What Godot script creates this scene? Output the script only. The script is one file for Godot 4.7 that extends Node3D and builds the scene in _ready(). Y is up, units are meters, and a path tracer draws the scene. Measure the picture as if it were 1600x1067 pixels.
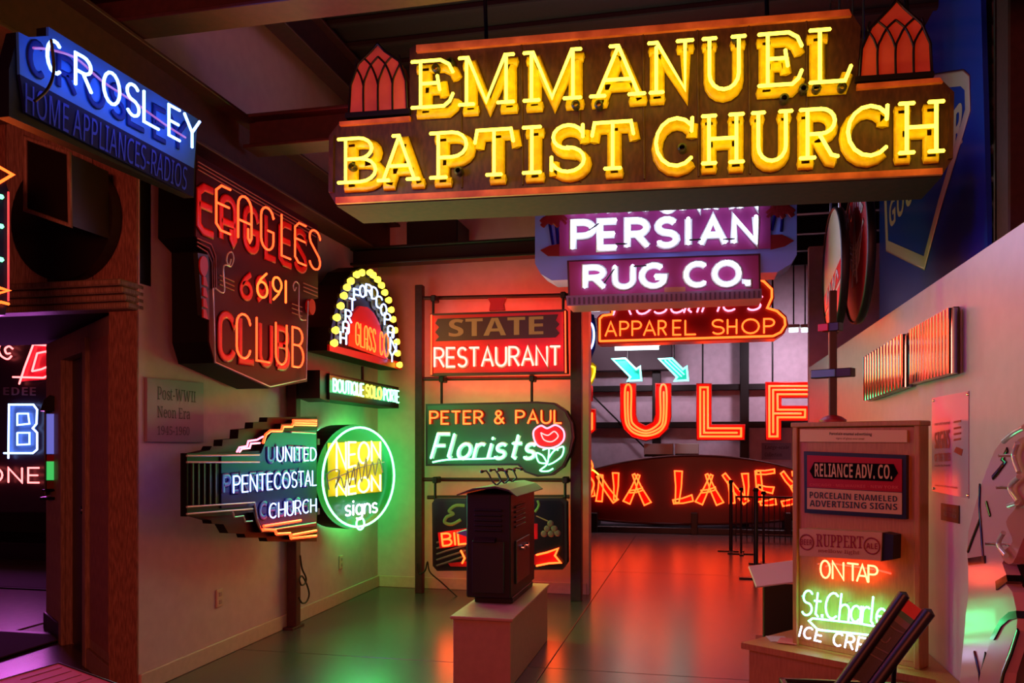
extends Node3D
# A museum hall of neon signs. World: y up, metres; the hall runs along -z, its left wall at x = WL, its right partition at x = WR.

const F := 1300.0                      # focal length in pixels of a 1600 x 1067 frame
const HY := 690.0                      # the horizon's row (a shifted lens)
const TURN := 0.2217                   # the camera looks 12.7 degrees to the left of the hall's axis
const EYE := Vector3(0, 1.45, 0)
const WL := -3.15
const WR := 1.25
const ZF := -4.2                      # wooden shop front
const ZB := -7.85                      # partition with the framed signs
const ZW := -14.7                      # far wall
const RH := 2.32                       # height of the right partition
const ROOF := 4.6

var looks := {}
var used := {}
var cam_basis := Basis(Vector3.UP, TURN)

# ---------------------------------------------------------------- mesh builder
class Mb:
	var v := PackedVector3Array()
	var n := PackedVector3Array()
	var i := PackedInt32Array()
	func tri(a: Vector3, b: Vector3, c: Vector3, na: Vector3, nb: Vector3, nc: Vector3) -> void:
		var k := v.size()
		if (b - a).cross(c - a).dot(na + nb + nc) > 0.0:
			v.append_array([a, c, b]); n.append_array([na, nc, nb])
		else:
			v.append_array([a, b, c]); n.append_array([na, nb, nc])
		i.append_array([k, k + 1, k + 2])
	func flat(a: Vector3, b: Vector3, c: Vector3, m: Vector3) -> void:
		tri(a, b, c, m, m, m)
	func quad(a: Vector3, b: Vector3, c: Vector3, d: Vector3, m: Vector3) -> void:
		tri(a, b, c, m, m, m); tri(a, c, d, m, m, m)
	func box(c: Vector3, s: Vector3, bev := 0.0, bs := Basis.IDENTITY) -> Mb:
		var h := s / 2.0
		bev = minf(bev, minf(h.x, minf(h.y, h.z)) * 0.9)
		for ax in 3:
			var u := (ax + 1) % 3
			var w := (ax + 2) % 3
			for sg in [-1.0, 1.0]:
				var m := Vector3.ZERO
				m[ax] = sg
				var q := []
				for k in [[-1, -1], [1, -1], [1, 1], [-1, 1]]:
					var p := Vector3.ZERO
					p[ax] = sg * h[ax]
					p[u] = k[0] * (h[u] - bev)
					p[w] = k[1] * (h[w] - bev)
					q.append(c + bs * p)
				quad(q[0], q[1], q[2], q[3], bs * m)
		if bev > 0.0:
			for ax in 3:
				var u := (ax + 1) % 3
				var w := (ax + 2) % 3
				for su in [-1.0, 1.0]:
					for sw in [-1.0, 1.0]:
						var m := Vector3.ZERO
						m[u] = su
						m[w] = sw
						var q := []
						for e in [[-1.0, 0], [1.0, 0], [1.0, 1], [-1.0, 1]]:
							var p := Vector3.ZERO
							p[ax] = e[0] * (h[ax] - bev)
							p[u] = su * (h[u] - (bev if e[1] == 1 else 0.0))
							p[w] = sw * (h[w] - (0.0 if e[1] == 1 else bev))
							q.append(c + bs * p)
						quad(q[0], q[1], q[2], q[3], bs * m.normalized())
			for sx in [-1.0, 1.0]:
				for sy in [-1.0, 1.0]:
					for sz in [-1.0, 1.0]:
						var m := Vector3(sx, sy, sz)
						flat(c + bs * (m * (h - Vector3(0, bev, bev))), c + bs * (m * (h - Vector3(bev, 0, bev))), c + bs * (m * (h - Vector3(bev, bev, 0))), bs * m.normalized())
		return self
	func prism(p: PackedVector2Array, z0: float, z1: float) -> Mb:
		var t := Geometry2D.triangulate_polygon(p)
		for k in range(0, t.size(), 3):
			var a := p[t[k]]
			var b := p[t[k + 1]]
			var c := p[t[k + 2]]
			flat(Vector3(a.x, a.y, z1), Vector3(b.x, b.y, z1), Vector3(c.x, c.y, z1), Vector3(0, 0, 1))
			flat(Vector3(a.x, a.y, z0), Vector3(b.x, b.y, z0), Vector3(c.x, c.y, z0), Vector3(0, 0, -1))
		var ccw := not Geometry2D.is_polygon_clockwise(p)
		for k in p.size():
			var a := p[k]
			var b := p[(k + 1) % p.size()]
			var d := (b - a).normalized()
			var m := Vector3(d.y, -d.x, 0) * (1.0 if ccw else -1.0)
			quad(Vector3(a.x, a.y, z0), Vector3(b.x, b.y, z0), Vector3(b.x, b.y, z1), Vector3(a.x, a.y, z1), m)
		return self
	# a tube or ribbon along a path that lies in the plane z
	func sweep(p: PackedVector2Array, z: float, rx: float, rz: float, closed := false, sides := 7) -> Mb:
		var q := PackedVector2Array()
		for a in p:
			if q.is_empty() or q[q.size() - 1].distance_to(a) > 1e-4:
				q.append(a)
		if closed and q.size() > 2 and q[0].distance_to(q[q.size() - 1]) < 1e-3:
			q.remove_at(q.size() - 1)
		var k := q.size()
		if k < 2:
			return self
		var rings := []
		var norms := []
		for j in k:
			var d0 := (q[j] - q[j - 1]).normalized() if (j > 0 or closed) else (q[1] - q[0]).normalized()
			var d1 := (q[(j + 1) % k] - q[j]).normalized() if (j < k - 1 or closed) else (q[k - 1] - q[k - 2]).normalized()
			var t := d0 + d1
			t = d1 if t.length() < 0.2 else t.normalized()
			var w := Vector2(t.y, -t.x)
			var grow := 1.0 / maxf(absf(w.dot(Vector2(d1.y, -d1.x))), 0.55)
			var ring := []
			var nr := []
			for s in sides:
				var a := TAU * s / sides
				ring.append(Vector3(q[j].x + w.x * cos(a) * rx * grow, q[j].y + w.y * cos(a) * rx * grow, z + sin(a) * rz))
				nr.append(Vector3(w.x * cos(a) * rz, w.y * cos(a) * rz, sin(a) * rx).normalized())
			rings.append(ring)
			norms.append(nr)
		for j in (k if closed else k - 1):
			var e := (j + 1) % k
			for s in sides:
				var f := (s + 1) % sides
				tri(rings[j][s], rings[e][s], rings[e][f], norms[j][s], norms[e][s], norms[e][f])
				tri(rings[j][s], rings[e][f], rings[j][f], norms[j][s], norms[e][f], norms[j][f])
		if not closed:
			for e in [[0, q[0] - q[1]], [k - 1, q[k - 1] - q[k - 2]]]:
				var d: Vector2 = e[1]
				d = d.normalized()
				var tip := Vector3(q[e[0]].x + d.x * rz * 0.7, q[e[0]].y + d.y * rz * 0.7, z)
				for s in sides:
					flat(rings[e[0]][s], rings[e[0]][(s + 1) % sides], tip, Vector3(d.x, d.y, 0))
		return self
	# a round tube along any path
	func tube(p: Array, r: float, sides := 8) -> Mb:
		var rings := []
		var norms := []
		var side := Vector3.ZERO
		for j in p.size():
			var t: Vector3 = (p[mini(j + 1, p.size() - 1)] - p[maxi(j - 1, 0)]).normalized()
			if side == Vector3.ZERO:
				side = t.cross(Vector3.UP if absf(t.y) < 0.9 else Vector3.RIGHT).normalized()
			side = (side - t * side.dot(t)).normalized()
			var up := side.cross(t)
			var ring := []
			var nr := []
			for s in sides:
				var m := side * cos(TAU * s / sides) + up * sin(TAU * s / sides)
				ring.append(p[j] + m * r)
				nr.append(m)
			rings.append(ring)
			norms.append(nr)
		for j in p.size() - 1:
			for s in sides:
				var f := (s + 1) % sides
				tri(rings[j][s], rings[j + 1][s], rings[j + 1][f], norms[j][s], norms[j + 1][s], norms[j + 1][f])
				tri(rings[j][s], rings[j + 1][f], rings[j][f], norms[j][s], norms[j + 1][f], norms[j][f])
		for e in [0, p.size() - 1]:
			var m: Vector3 = (p[0] - p[1]).normalized() if e == 0 else (p[e] - p[e - 1]).normalized()
			for s in sides:
				flat(rings[e][s], rings[e][(s + 1) % sides], p[e], m)
		return self
	# a profile of (radius, height) turned round the y axis
	func lathe(prof: Array, at := Vector3.ZERO, seg := 20, bs := Basis.IDENTITY) -> Mb:
		for j in prof.size() - 1:
			var a: Vector2 = prof[j]
			var b: Vector2 = prof[j + 1]
			var d := (b - a).normalized()
			for s in seg:
				var c0 := Vector3(cos(TAU * s / seg), 0, sin(TAU * s / seg))
				var c1 := Vector3(cos(TAU * (s + 1) / seg), 0, sin(TAU * (s + 1) / seg))
				var n0 := bs * (c0 * d.y + Vector3(0, -d.x, 0))
				var n1 := bs * (c1 * d.y + Vector3(0, -d.x, 0))
				var p0 := at + bs * (c0 * a.x + Vector3(0, a.y, 0))
				var p1 := at + bs * (c1 * a.x + Vector3(0, a.y, 0))
				var p2 := at + bs * (c1 * b.x + Vector3(0, b.y, 0))
				var p3 := at + bs * (c0 * b.x + Vector3(0, b.y, 0))
				if b.x > 1e-5:
					tri(p0, p3, p2, n0, n0, n1)
				if a.x > 1e-5:
					tri(p0, p2, p1, n0, n1, n1)
		return self
	func mesh() -> ArrayMesh:
		var a := []
		a.resize(Mesh.ARRAY_MAX)
		a[Mesh.ARRAY_VERTEX] = v
		a[Mesh.ARRAY_NORMAL] = n
		a[Mesh.ARRAY_INDEX] = i
		var m := ArrayMesh.new()
		m.add_surface_from_arrays(Mesh.PRIMITIVE_TRIANGLES, a)
		return m

# ---------------------------------------------------------------- materials
func noise_tex(freq: float, a: Color, b: Color, octaves := 4, sd := 1, size := 512) -> NoiseTexture2D:
	var fn := FastNoiseLite.new()
	fn.seed = sd
	fn.frequency = freq
	fn.fractal_octaves = octaves
	var t := NoiseTexture2D.new()
	t.width = size
	t.height = size
	t.seamless = true
	t.noise = fn
	var g := Gradient.new()
	g.set_color(0, a)
	g.set_color(1, b)
	t.color_ramp = g
	return t

func look(key: String, c := Color.WHITE, rough := 0.6, metal := 0.0, spec := 0.5) -> StandardMaterial3D:
	if not looks.has(key):
		var m := StandardMaterial3D.new()
		m.resource_name = key
		m.albedo_color = c
		m.roughness = rough
		m.metallic = metal
		m.metallic_specular = spec
		looks[key] = m
	return looks[key]

func grained(key: String, c: Color, rough: float, freq: float, lo: Color, scale: Vector3, sd := 1, metal := 0.0) -> StandardMaterial3D:
	if not looks.has(key):
		var m := look(key, c, rough, metal)
		m.albedo_texture = noise_tex(freq, lo, Color.WHITE, 5, sd)
		m.uv1_triplanar = true
		m.uv1_world_triplanar = true
		m.uv1_scale = scale
	return looks[key]

# gas in a glass tube: linear colour of the glow
func gas(key: String, r := 1.0, g := 1.0, b := 1.0) -> StandardMaterial3D:
	if not looks.has(key):
		var m := look(key, Color(0.35, 0.35, 0.35), 0.3)
		var top := maxf(r, maxf(g, b))
		m.emission_enabled = true
		m.emission = Color(r / top, g / top, b / top).linear_to_srgb()
		m.emission_energy_multiplier = top
		looks[key] = m
	return looks[key]

# ---------------------------------------------------------------- nodes
func numbered(s: String) -> String:
	used[s] = used.get(s, -1) + 1
	return s if used[s] == 0 else "%s_%03d" % [s, used[s]]

func tag(o: Node, label: String, category: String, group := "") -> void:
	o.set_meta("label", label)
	o.set_meta("category", category)
	if group:
		o.set_meta("group", group)

func thing(called: String, label: String, category: String, at: Vector3, yaw := 0.0, group := "") -> Node3D:
	var o := Node3D.new()
	o.name = numbered(called)
	add_child(o)
	o.position = at
	o.rotation_degrees.y = yaw
	tag(o, label, category, group)
	return o

func part(parent: Node, called: String, mb: Mb, m: Material, label := "") -> MeshInstance3D:
	var o := MeshInstance3D.new()
	o.name = called
	o.mesh = mb.mesh()
	o.material_override = null
	o.mesh.surface_set_material(0, m)
	parent.add_child(o, true)
	if label:
		o.set_meta("label", label)
	return o

func struct(called: String, mb: Mb, m: Material, parent: Node = self) -> MeshInstance3D:
	var o := part(parent, numbered(called) if parent == self else called, mb, m)
	if parent == self:
		o.set_meta("kind", "structure")
	return o

# ---------------------------------------------------------------- measuring: where a sight line meets a plane of the hall
func ray(px: float, py: float) -> Vector3:
	return cam_basis * Vector3((px - 800.0) / F, (HY - py) / F, -1.0)

func at(px: float, py: float, depth: float) -> Vector3:
	return EYE + ray(px, py) * depth

func on_x(px: float, py: float, x: float) -> Vector3:
	var r := ray(px, py)
	return EYE + r * (x / r.x)

func on_y(px: float, py: float, y: float) -> Vector3:
	var r := ray(px, py)
	return EYE + r * ((y - EYE.y) / r.y)

func on_z(px: float, py: float, z: float) -> Vector3:
	var r := ray(px, py)
	return EYE + r * (z / r.z)

# the same on the plane of a sign, in the sign's own axes
func loc(s: Node3D, px: float, py: float, z := 0.0) -> Vector2:
	var inv := s.transform.affine_inverse()
	var o := inv * EYE
	var d := inv.basis * ray(px, py)
	var p := o + d * ((z - o.z) / d.z)
	return Vector2(p.x, p.y)

func locs(s: Node3D, pts: Array, z := 0.0) -> PackedVector2Array:
	var out := PackedVector2Array()
	for p in pts:
		out.append(loc(s, p[0], p[1], z))
	return out

func smooth(p: PackedVector2Array, closed := false, sub := 5) -> PackedVector2Array:
	var out := PackedVector2Array()
	var k := p.size()
	for j in (k if closed else k - 1):
		var a := p[(j - 1 + k) % k] if closed else p[maxi(j - 1, 0)]
		var b := p[j]
		var c := p[(j + 1) % k]
		var d := p[(j + 2) % k] if closed else p[mini(j + 2, k - 1)]
		for s in sub:
			out.append(b.cubic_interpolate(c, a, d, float(s) / sub))
	if not closed:
		out.append(p[k - 1])
	return out

# ---------------------------------------------------------------- sign parts
func plate(s: Node3D, called: String, pts: Array, z0: float, z1: float, m: Material, round_off := false, parent: Node = null) -> MeshInstance3D:
	var p := locs(s, pts, z1)
	if round_off:
		p = smooth(p, true, 4)
	return part(parent if parent else s, called, Mb.new().prism(p, z0, z1), m)

func line(s: Node3D, called: String, paths: Array, z: float, r: float, m: Material, curved := false, closed := false, flat := 0.0, parent: Node = null) -> MeshInstance3D:
	var mb := Mb.new()
	for path in paths:
		var p := locs(s, path, z)
		if curved:
			p = smooth(p, closed, 6)
		mb.sweep(p, z, r, flat if flat > 0.0 else r, closed)
	return part(parent if parent else s, called, mb, m)

# single-stroke letters: width | points and arcs (@cx,cy,rx,ry,from,to); ; starts a new stroke
const SANS := {
	"A": ".7|0,0 .35,1 .7,0;.12,.34 .58,.34", "B": ".6|0,0 0,1 .3,1 @.3,.76,.26,.24,90,-90 0,.52;.3,.52 @.33,.26,.27,.26,90,-90 0,0",
	"C": ".68|@.38,.5,.38,.5,50,310", "D": ".68|0,0 0,1 .25,1 @.25,.5,.43,.5,90,-90 0,0", "E": ".52|.52,1 0,1 0,0 .52,0;0,.5 .46,.5",
	"F": ".5|.5,1 0,1 0,0;0,.52 .44,.52", "G": ".74|@.38,.5,.38,.5,50,325 .72,.45 .42,.45", "H": ".64|0,0 0,1;.64,0 .64,1;0,.5 .64,.5",
	"I": ".06|.03,0 .03,1", "L": ".48|0,1 0,0 .48,0", "M": ".84|0,0 0,1 .42,.15 .84,1 .84,0", "N": ".66|0,0 0,1 .66,0 .66,1",
	"O": ".8|@.4,.5,.4,.5,90,450", "P": ".58|0,0 0,1 .3,1 @.3,.74,.28,.26,90,-90 0,.48", "Q": ".8|@.4,.5,.4,.5,90,450;.5,.25 .8,0",
	"R": ".6|0,0 0,1 .3,1 @.3,.74,.28,.26,90,-90 0,.48;.28,.48 .6,0", "S": ".55|@.28,.75,.26,.25,30,270 @.28,.25,.28,.25,90,-150",
	"T": ".6|.3,0 .3,1;0,1 .6,1", "U": ".64|0,1 0,.32 @.32,.32,.32,.32,180,360 .64,1", "W": "1|0,1 .25,0 .5,.8 .75,0 1,1",
	"Y": ".6|0,1 .3,.5 .6,1;.3,.5 .3,0", "&": ".66|.66,0 .12,.72 @.28,.8,.18,.2,200,-20 .1,.4 @.24,.22,.22,.22,130,330 .62,.45",
	".": ".08|.02,.02 .06,.02 .06,.08 .02,.08 .02,.02", "-": ".3|0,.5 .3,.5", "'": ".06|.03,1 .03,.75", "1": ".1|.05,0 .05,1",
	"6": ".55|.5,.98 .2,.7 @.27,.3,.27,.3,140,500", "9": ".55|.05,.02 .35,.3 @.28,.7,.27,.3,-40,-400",
	"a": ".5|.5,.6 .5,0;@.25,.3,.25,.3,40,320", "e": ".5|.02,.32 .48,.32 @.25,.3,.25,.3,5,310", "g": ".5|.5,.6 .5,-.1 @.25,-.1,.25,.22,0,-150;@.25,.3,.25,.3,40,320",
	"h": ".5|0,1 0,0;0,.35 @.25,.35,.25,.25,180,0 .5,0", "i": ".08|.04,.6 .04,0;.04,.78 .04,.86", "l": ".15|0,1 0,.1 .12,0",
	"n": ".5|0,.6 0,0;0,.35 @.25,.35,.25,.25,180,0 .5,0", "o": ".5|@.25,.3,.25,.3,90,450", "r": ".35|0,.6 0,0;0,.38 @.2,.38,.2,.22,180,50",
	"s": ".4|@.2,.45,.18,.15,30,270 @.2,.15,.2,.15,90,-150", "t": ".38|.15,.95 .15,.1 .3,0;0,.62 .38,.62", " ": ".35|",
}
const DECO := {
	"A": ".46|0,0 0,.75 @.23,.75,.23,.25,180,0 .46,.1 .4,0 .34,.08 .34,.3;0,.42 .46,.42", "E": ".44|.44,1 .16,1 0,.86 0,.12 .14,0 .44,0;0,.58 .4,.58",
	"C": ".44|.44,.82 @.22,.76,.22,.24,10,180 0,.24 @.22,.24,.22,.24,180,350", "G": ".5|.5,.82 @.24,.76,.24,.24,10,180 0,.24 @.24,.24,.24,.24,180,360 .48,.46 .26,.46",
	"S": ".44|.42,.86 @.22,.8,.2,.2,10,190 .06,.66 .38,.34 @.22,.2,.2,.2,30,-170", "L": ".4|0,1 0,0 .4,0",
	"U": ".46|0,1 0,.24 @.23,.24,.23,.24,180,360 .46,1", "B": ".44|0,0 0,1 .2,1 @.2,.78,.2,.22,90,-90 0,.56;.2,.56 @.22,.28,.22,.28,90,-90 0,0",
}
const SERIF := {
	"E": "1|0,1 .7,1 .9,.9 1,.72;.22,1 .22,.03;.22,.52 .6,.52;.62,.68 .68,.36;0,.02 .78,.02 .92,.12 1,.28", "M": "1|0,1 .17,1 .5,.06 .84,1 1,1;.14,.95 .14,.04;.86,.95 .86,.04;0,.02 .28,.02;.7,.02 1,.02",
	"A": "1|.36,1 .52,1 .88,.03;.5,.95 .14,.03;.24,.33 .74,.33;0,.02 .28,.02;.7,.02 1,.02", "N": "1|0,1 .2,1 .82,.05 .82,1;.64,1 1,1;.18,.92 .18,.03;.03,.02 .34,.02",
	"U": "1|0,1 .32,1;.68,1 1,1;.16,1 .16,.3 @.5,.3,.34,.3,180,360 .84,1", "L": "1|0,1 .5,1;.25,1 .25,.03;0,.02 .85,.02 1,.3",
	"B": "1|0,1 .55,1 @.55,.77,.33,.23,90,-90 .2,.54;.55,.54 @.58,.28,.4,.26,90,-90 0,.02;.2,1 .2,.02", "P": "1|0,1 .6,1 @.6,.73,.38,.27,90,-90 .22,.46;.22,1 .22,.02;0,.02 .45,.02",
	"T": "1|0,.72 .06,1 .94,1 1,.72;.5,1 .5,.03;.3,.02 .7,.02", "I": "1|0,1 1,1;.5,1 .5,.02;0,.02 1,.02", "S": "1|.92,1 .92,.72;@.5,.75,.42,.25,20,270 @.5,.26,.46,.26,90,-160;.03,.34 .03,.03",
	"C": "1|.98,1 .96,.7;@.55,.5,.55,.5,42,318", "H": "1|0,1 .34,1;.66,1 1,1;.17,1 .17,.03;.83,1 .83,.03;.17,.52 .83,.52;0,.02 .34,.02;.66,.02 1,.02",
	"R": "1|0,1 .55,1 @.55,.75,.36,.25,90,-90 .2,.5;.2,1 .2,.02;0,.02 .4,.02;.5,.5 .82,.06 1,.02",
}

func glyph(font: Dictionary, c: String) -> Array:
	var src: String = font.get(c, SANS.get(c, "0.3|"))
	var w := src.get_slice("|", 0).to_float()
	var strokes := []
	for st in src.get_slice("|", 1).split(";", false):
		var p := PackedVector2Array()
		for t in st.split(" ", false):
			if t.begins_with("@"):
				var a := t.substr(1).split_floats(",")
				var steps := maxi(4, int(absf(a[5] - a[4]) / 22.0))
				for k in steps + 1:
					var g := deg_to_rad(lerpf(a[4], a[5], float(k) / steps))
					p.append(Vector2(a[0] + cos(g) * a[2], a[1] + sin(g) * a[3]))
			else:
				var b := t.split_floats(",")
				p.append(Vector2(b[0], b[1]))
		if p.size() > 1:
			strokes.append(p)
	return [w, strokes]

# four measured corners (top left, bottom left, top right, bottom right) of a line of lettering -> the sign's own axes
func field(s: Node3D, c: Array, z: float) -> Array:
	return [loc(s, c[0], c[1], z), loc(s, c[2], c[3], z), loc(s, c[4], c[5], z), loc(s, c[6], c[7], z)]

func inside(f: Array, u: float, w: float) -> Vector2:
	var lo: Vector2 = f[1].lerp(f[3], u)
	return lo.lerp(f[0].lerp(f[2], u), w)

# neon lettering; each letter is a part of its own. spans: [x0, x1] of each letter in picture columns, or empty for even setting
func neon(s: Node3D, text: String, c: Array, z: float, r: float, m: Material, font := SANS, spans := [], face: Material = null, face_w := 0.03, face_z := 0.006, gap := 0.2) -> void:
	var f := field(s, c, z)
	var letters := []
	if spans.is_empty():
		var total := 0.0
		for ch in text:
			total += glyph(font, ch)[0] + gap
		total -= gap
		var x := 0.0
		for ch in text:
			var g := glyph(font, ch)
			letters.append([g, x / total, (x + g[0]) / total])
			x += g[0] + gap
	else:
		var k := 0
		for ch in text:
			if ch == " ":
				continue
			var row: float = (c[1] + c[7]) / 2.0
			var u0: float = (loc(s, spans[k][0], row, z).x - f[0].x) / (f[2].x - f[0].x)
			var u1: float = (loc(s, spans[k][1], row, z).x - f[0].x) / (f[2].x - f[0].x)
			letters.append([glyph(font, ch), u0, u1])
			k += 1
	for l in letters:
		if l[0][1].is_empty():
			continue
		var glow := Mb.new()
		var paint := Mb.new()
		for st in l[0][1]:
			var p := PackedVector2Array()
			for q in st:
				p.append(inside(f, lerpf(l[1], l[2], q.x / l[0][0]), q.y))
			glow.sweep(p, z, r, r)
			if face:
				paint.sweep(p, face_z, face_w, 0.004, false, 6)
		if face:
			var o := part(s, "letter", paint, face)
			part(o, "neon_tube", glow, m)
		else:
			part(s, "letter_tube", glow, m)

# printed or cut-out lettering in a typeface, stretched into its field
func printed(s: Node3D, called: String, text: String, c: Array, z: float, m: Material, serif := false, bold := true, parent: Node = null) -> MeshInstance3D:
	var t := TextMesh.new()
	var font := SystemFont.new()
	font.font_names = PackedStringArray(["Droid Serif" if serif else "Droid Sans"])
	font.font_weight = 700 if bold else 400
	t.font = font
	t.text = text
	t.font_size = 48
	t.pixel_size = 0.01
	t.depth = 0.0
	t.curve_step = 2.0
	var arr := t.get_mesh_arrays()
	var f := field(s, c, z)
	var mb := Mb.new()
	var vs: PackedVector3Array = arr[Mesh.ARRAY_VERTEX]
	var ix: PackedInt32Array = arr[Mesh.ARRAY_INDEX] if arr[Mesh.ARRAY_INDEX] != null else PackedInt32Array(range(vs.size()))
	var lo := Vector3(1e9, 1e9, 0)
	var hi := -lo
	for p in vs:
		lo = lo.min(p)
		hi = hi.max(p)
	for k in range(0, ix.size(), 3):
		var q := []
		for e in 3:
			var p := vs[ix[k + e]]
			var w := inside(f, (p.x - lo.x) / (hi.x - lo.x), (p.y - lo.y) / (hi.y - lo.y))
			q.append(Vector3(w.x, w.y, z))
		if (q[1] - q[0]).cross(q[2] - q[0]).length() > 1e-12:
			mb.flat(q[0], q[1], q[2], Vector3(0, 0, 1))
	return part(parent if parent else s, called, mb, m)

# the light that a sign sheds, from a field of its size just in front of its tubes
func shed(s: Node3D, px: float, py: float, w: float, h: float, c: Color, energy: float, z := 0.2) -> void:
	var l := AreaLight3D.new()
	l.name = "glow"
	s.add_child(l, true)
	var p := loc(s, px, py, z)
	l.position = Vector3(p.x, p.y, z)
	l.rotation_degrees = Vector3(0, 180 if z > 0.0 else 0, 0)
	l.area_size = Vector2(w, h)
	l.area_normalize_energy = true
	l.light_color = c
	l.light_energy = energy
	l.area_range = 30.0
	l.shadow_enabled = true

func sign_at(label: String, where: Vector3, yaw: float, roll := 0.0, group := "", called := "neon_sign", category := "neon sign") -> Node3D:
	var s := thing(called, label, category, where, 0.0, group)
	s.basis = Basis(Vector3.UP, deg_to_rad(yaw)) * Basis(Vector3.BACK, deg_to_rad(roll))
	return s

# ================================================================ the scene
func _ready() -> void:
	camera_and_world()
	materials()
	shell()
	shop_front()
	roof_frame()
	church_sign()
	left_signs()
	framed_signs()
	hanging_signs()
	far_room()
	side_room()
	right_side()
	cabinet_and_ledge()
	pedestal_and_box()
	small_things()

func camera_and_world() -> void:
	var cam := Camera3D.new()
	cam.name = "camera"
	add_child(cam)
	cam.position = EYE
	cam.rotation.y = TURN
	cam.near = 0.05
	cam.far = 100.0
	cam.projection = Camera3D.PROJECTION_FRUSTUM
	cam.size = cam.near * 1067.0 / F
	cam.frustum_offset = Vector2(0, (HY - 533.5) / F * cam.near)
	cam.current = true
	var we := WorldEnvironment.new()
	we.name = "surroundings"
	var e := Environment.new()
	e.background_mode = Environment.BG_COLOR
	e.background_color = Color.BLACK
	e.tonemap_mode = Environment.TONE_MAPPER_LINEAR
	e.tonemap_exposure = 1.35
	e.sdfgi_enabled = true
	e.ssao_enabled = true
	e.ssil_enabled = true
	we.environment = e
	add_child(we)

func materials() -> void:
	var m := grained("concrete", Color(0.34, 0.32, 0.32), 0.3, 0.02, Color(0.84, 0.84, 0.84), Vector3.ONE * 0.9, 3)
	m.roughness = 0.26
	grained("joint", Color(0.16, 0.15, 0.14), 0.8, 0.05, Color(0.8, 0.8, 0.8), Vector3.ONE)
	grained("wall_paint", Color(0.76, 0.64, 0.66), 0.6, 0.02, Color(0.94, 0.94, 0.94), Vector3.ONE * 0.7, 4)
	grained("satin_paint", Color(0.78, 0.66, 0.69), 0.4, 0.02, Color(0.95, 0.95, 0.95), Vector3.ONE * 0.7, 4)
	grained("trim_paint", Color(0.76, 0.66, 0.61), 0.45, 0.03, Color(0.93, 0.93, 0.93), Vector3.ONE, 5)
	grained("sheet_wall", Color(0.88, 0.8, 0.86), 0.6, 0.02, Color(0.92, 0.92, 0.92), Vector3.ONE * 0.6, 6)
	grained("roof_deck", Color(0.13, 0.09, 0.1), 0.8, 0.04, Color(0.8, 0.8, 0.8), Vector3.ONE, 7)
	grained("red_iron", Color(0.26, 0.12, 0.12), 0.6, 0.03, Color(0.75, 0.75, 0.75), Vector3.ONE, 9)
	grained("dark_steel", Color(0.09, 0.075, 0.07), 0.5, 0.04, Color(0.7, 0.7, 0.7), Vector3.ONE * 2.0, 10, 0.2)
	grained("rusty_steel", Color(0.2, 0.12, 0.075), 0.65, 0.03, Color(0.55, 0.5, 0.45), Vector3.ONE * 3.0, 11, 0.2)
	grained("shop_wood", Color(0.64, 0.54, 0.48), 0.5, 0.02, Color(0.6, 0.55, 0.5), Vector3(9, 0.7, 9), 12)
	grained("shop_wood_red", Color(0.64, 0.46, 0.38), 0.5, 0.03, Color(0.55, 0.5, 0.5), Vector3(6, 0.7, 6), 13)
	grained("cabinet_wood", Color(0.7, 0.46, 0.23), 0.45, 0.02, Color(0.82, 0.8, 0.76), Vector3(8, 0.8, 8), 14)
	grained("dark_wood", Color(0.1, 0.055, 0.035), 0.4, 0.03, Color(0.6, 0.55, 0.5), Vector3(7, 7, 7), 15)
	grained("pedestal_paint", Color(0.66, 0.46, 0.36), 0.5, 0.03, Color(0.93, 0.93, 0.93), Vector3.ONE, 16)
	grained("carpet", Color(0.32, 0.28, 0.3), 0.95, 0.2, Color(0.4, 0.4, 0.4), Vector3.ONE * 4.0, 17)
	grained("tile", Color(0.42, 0.36, 0.38), 0.3, 0.02, Color(0.8, 0.8, 0.8), Vector3.ONE, 18)
	look("black", Color(0.03, 0.03, 0.03), 0.4)
	look("black_gloss", Color(0.02, 0.02, 0.022), 0.12)
	look("chrome", Color(0.85, 0.85, 0.86), 0.08, 1.0)
	look("clear_glass", Color(0.75, 0.78, 0.78), 0.12, 0.3)
	look("cord", Color(0.02, 0.02, 0.02), 0.5)
	look("porcelain", Color(0.16, 0.17, 0.12), 0.3)
	var p := look("pane", Color(0.9, 0.95, 0.93, 0.08), 0.02)
	p.transparency = BaseMaterial3D.TRANSPARENCY_ALPHA
	# gases, in linear light
	gas("yellow_gas", 4.8, 3.3, 0.16)
	gas("red_gas", 5.0, 0.17, 0.03)
	gas("orange_gas", 4.6, 0.3, 0.035)
	gas("rose_gas", 4.0, 0.5, 0.5)
	gas("pink_gas", 4.0, 0.55, 0.95)
	gas("pale_red_gas", 5.0, 0.75, 0.6)
	gas("green_gas", 0.4, 4.0, 1.2)
	gas("mint_gas", 0.75, 4.8, 2.0)
	gas("teal_gas", 0.4, 2.2, 1.9)
	gas("blue_gas", 1.0, 2.2, 6.5)
	gas("ice_gas", 1.2, 1.8, 4.4)
	gas("white_gas", 3.0, 2.8, 4.4)
	gas("warm_gas", 3.4, 2.4, 1.5)
	gas("bulb_glow", 3.2, 2.1, 0.1)
	gas("fluorescent", 2.4, 3.0, 3.2)

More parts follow.
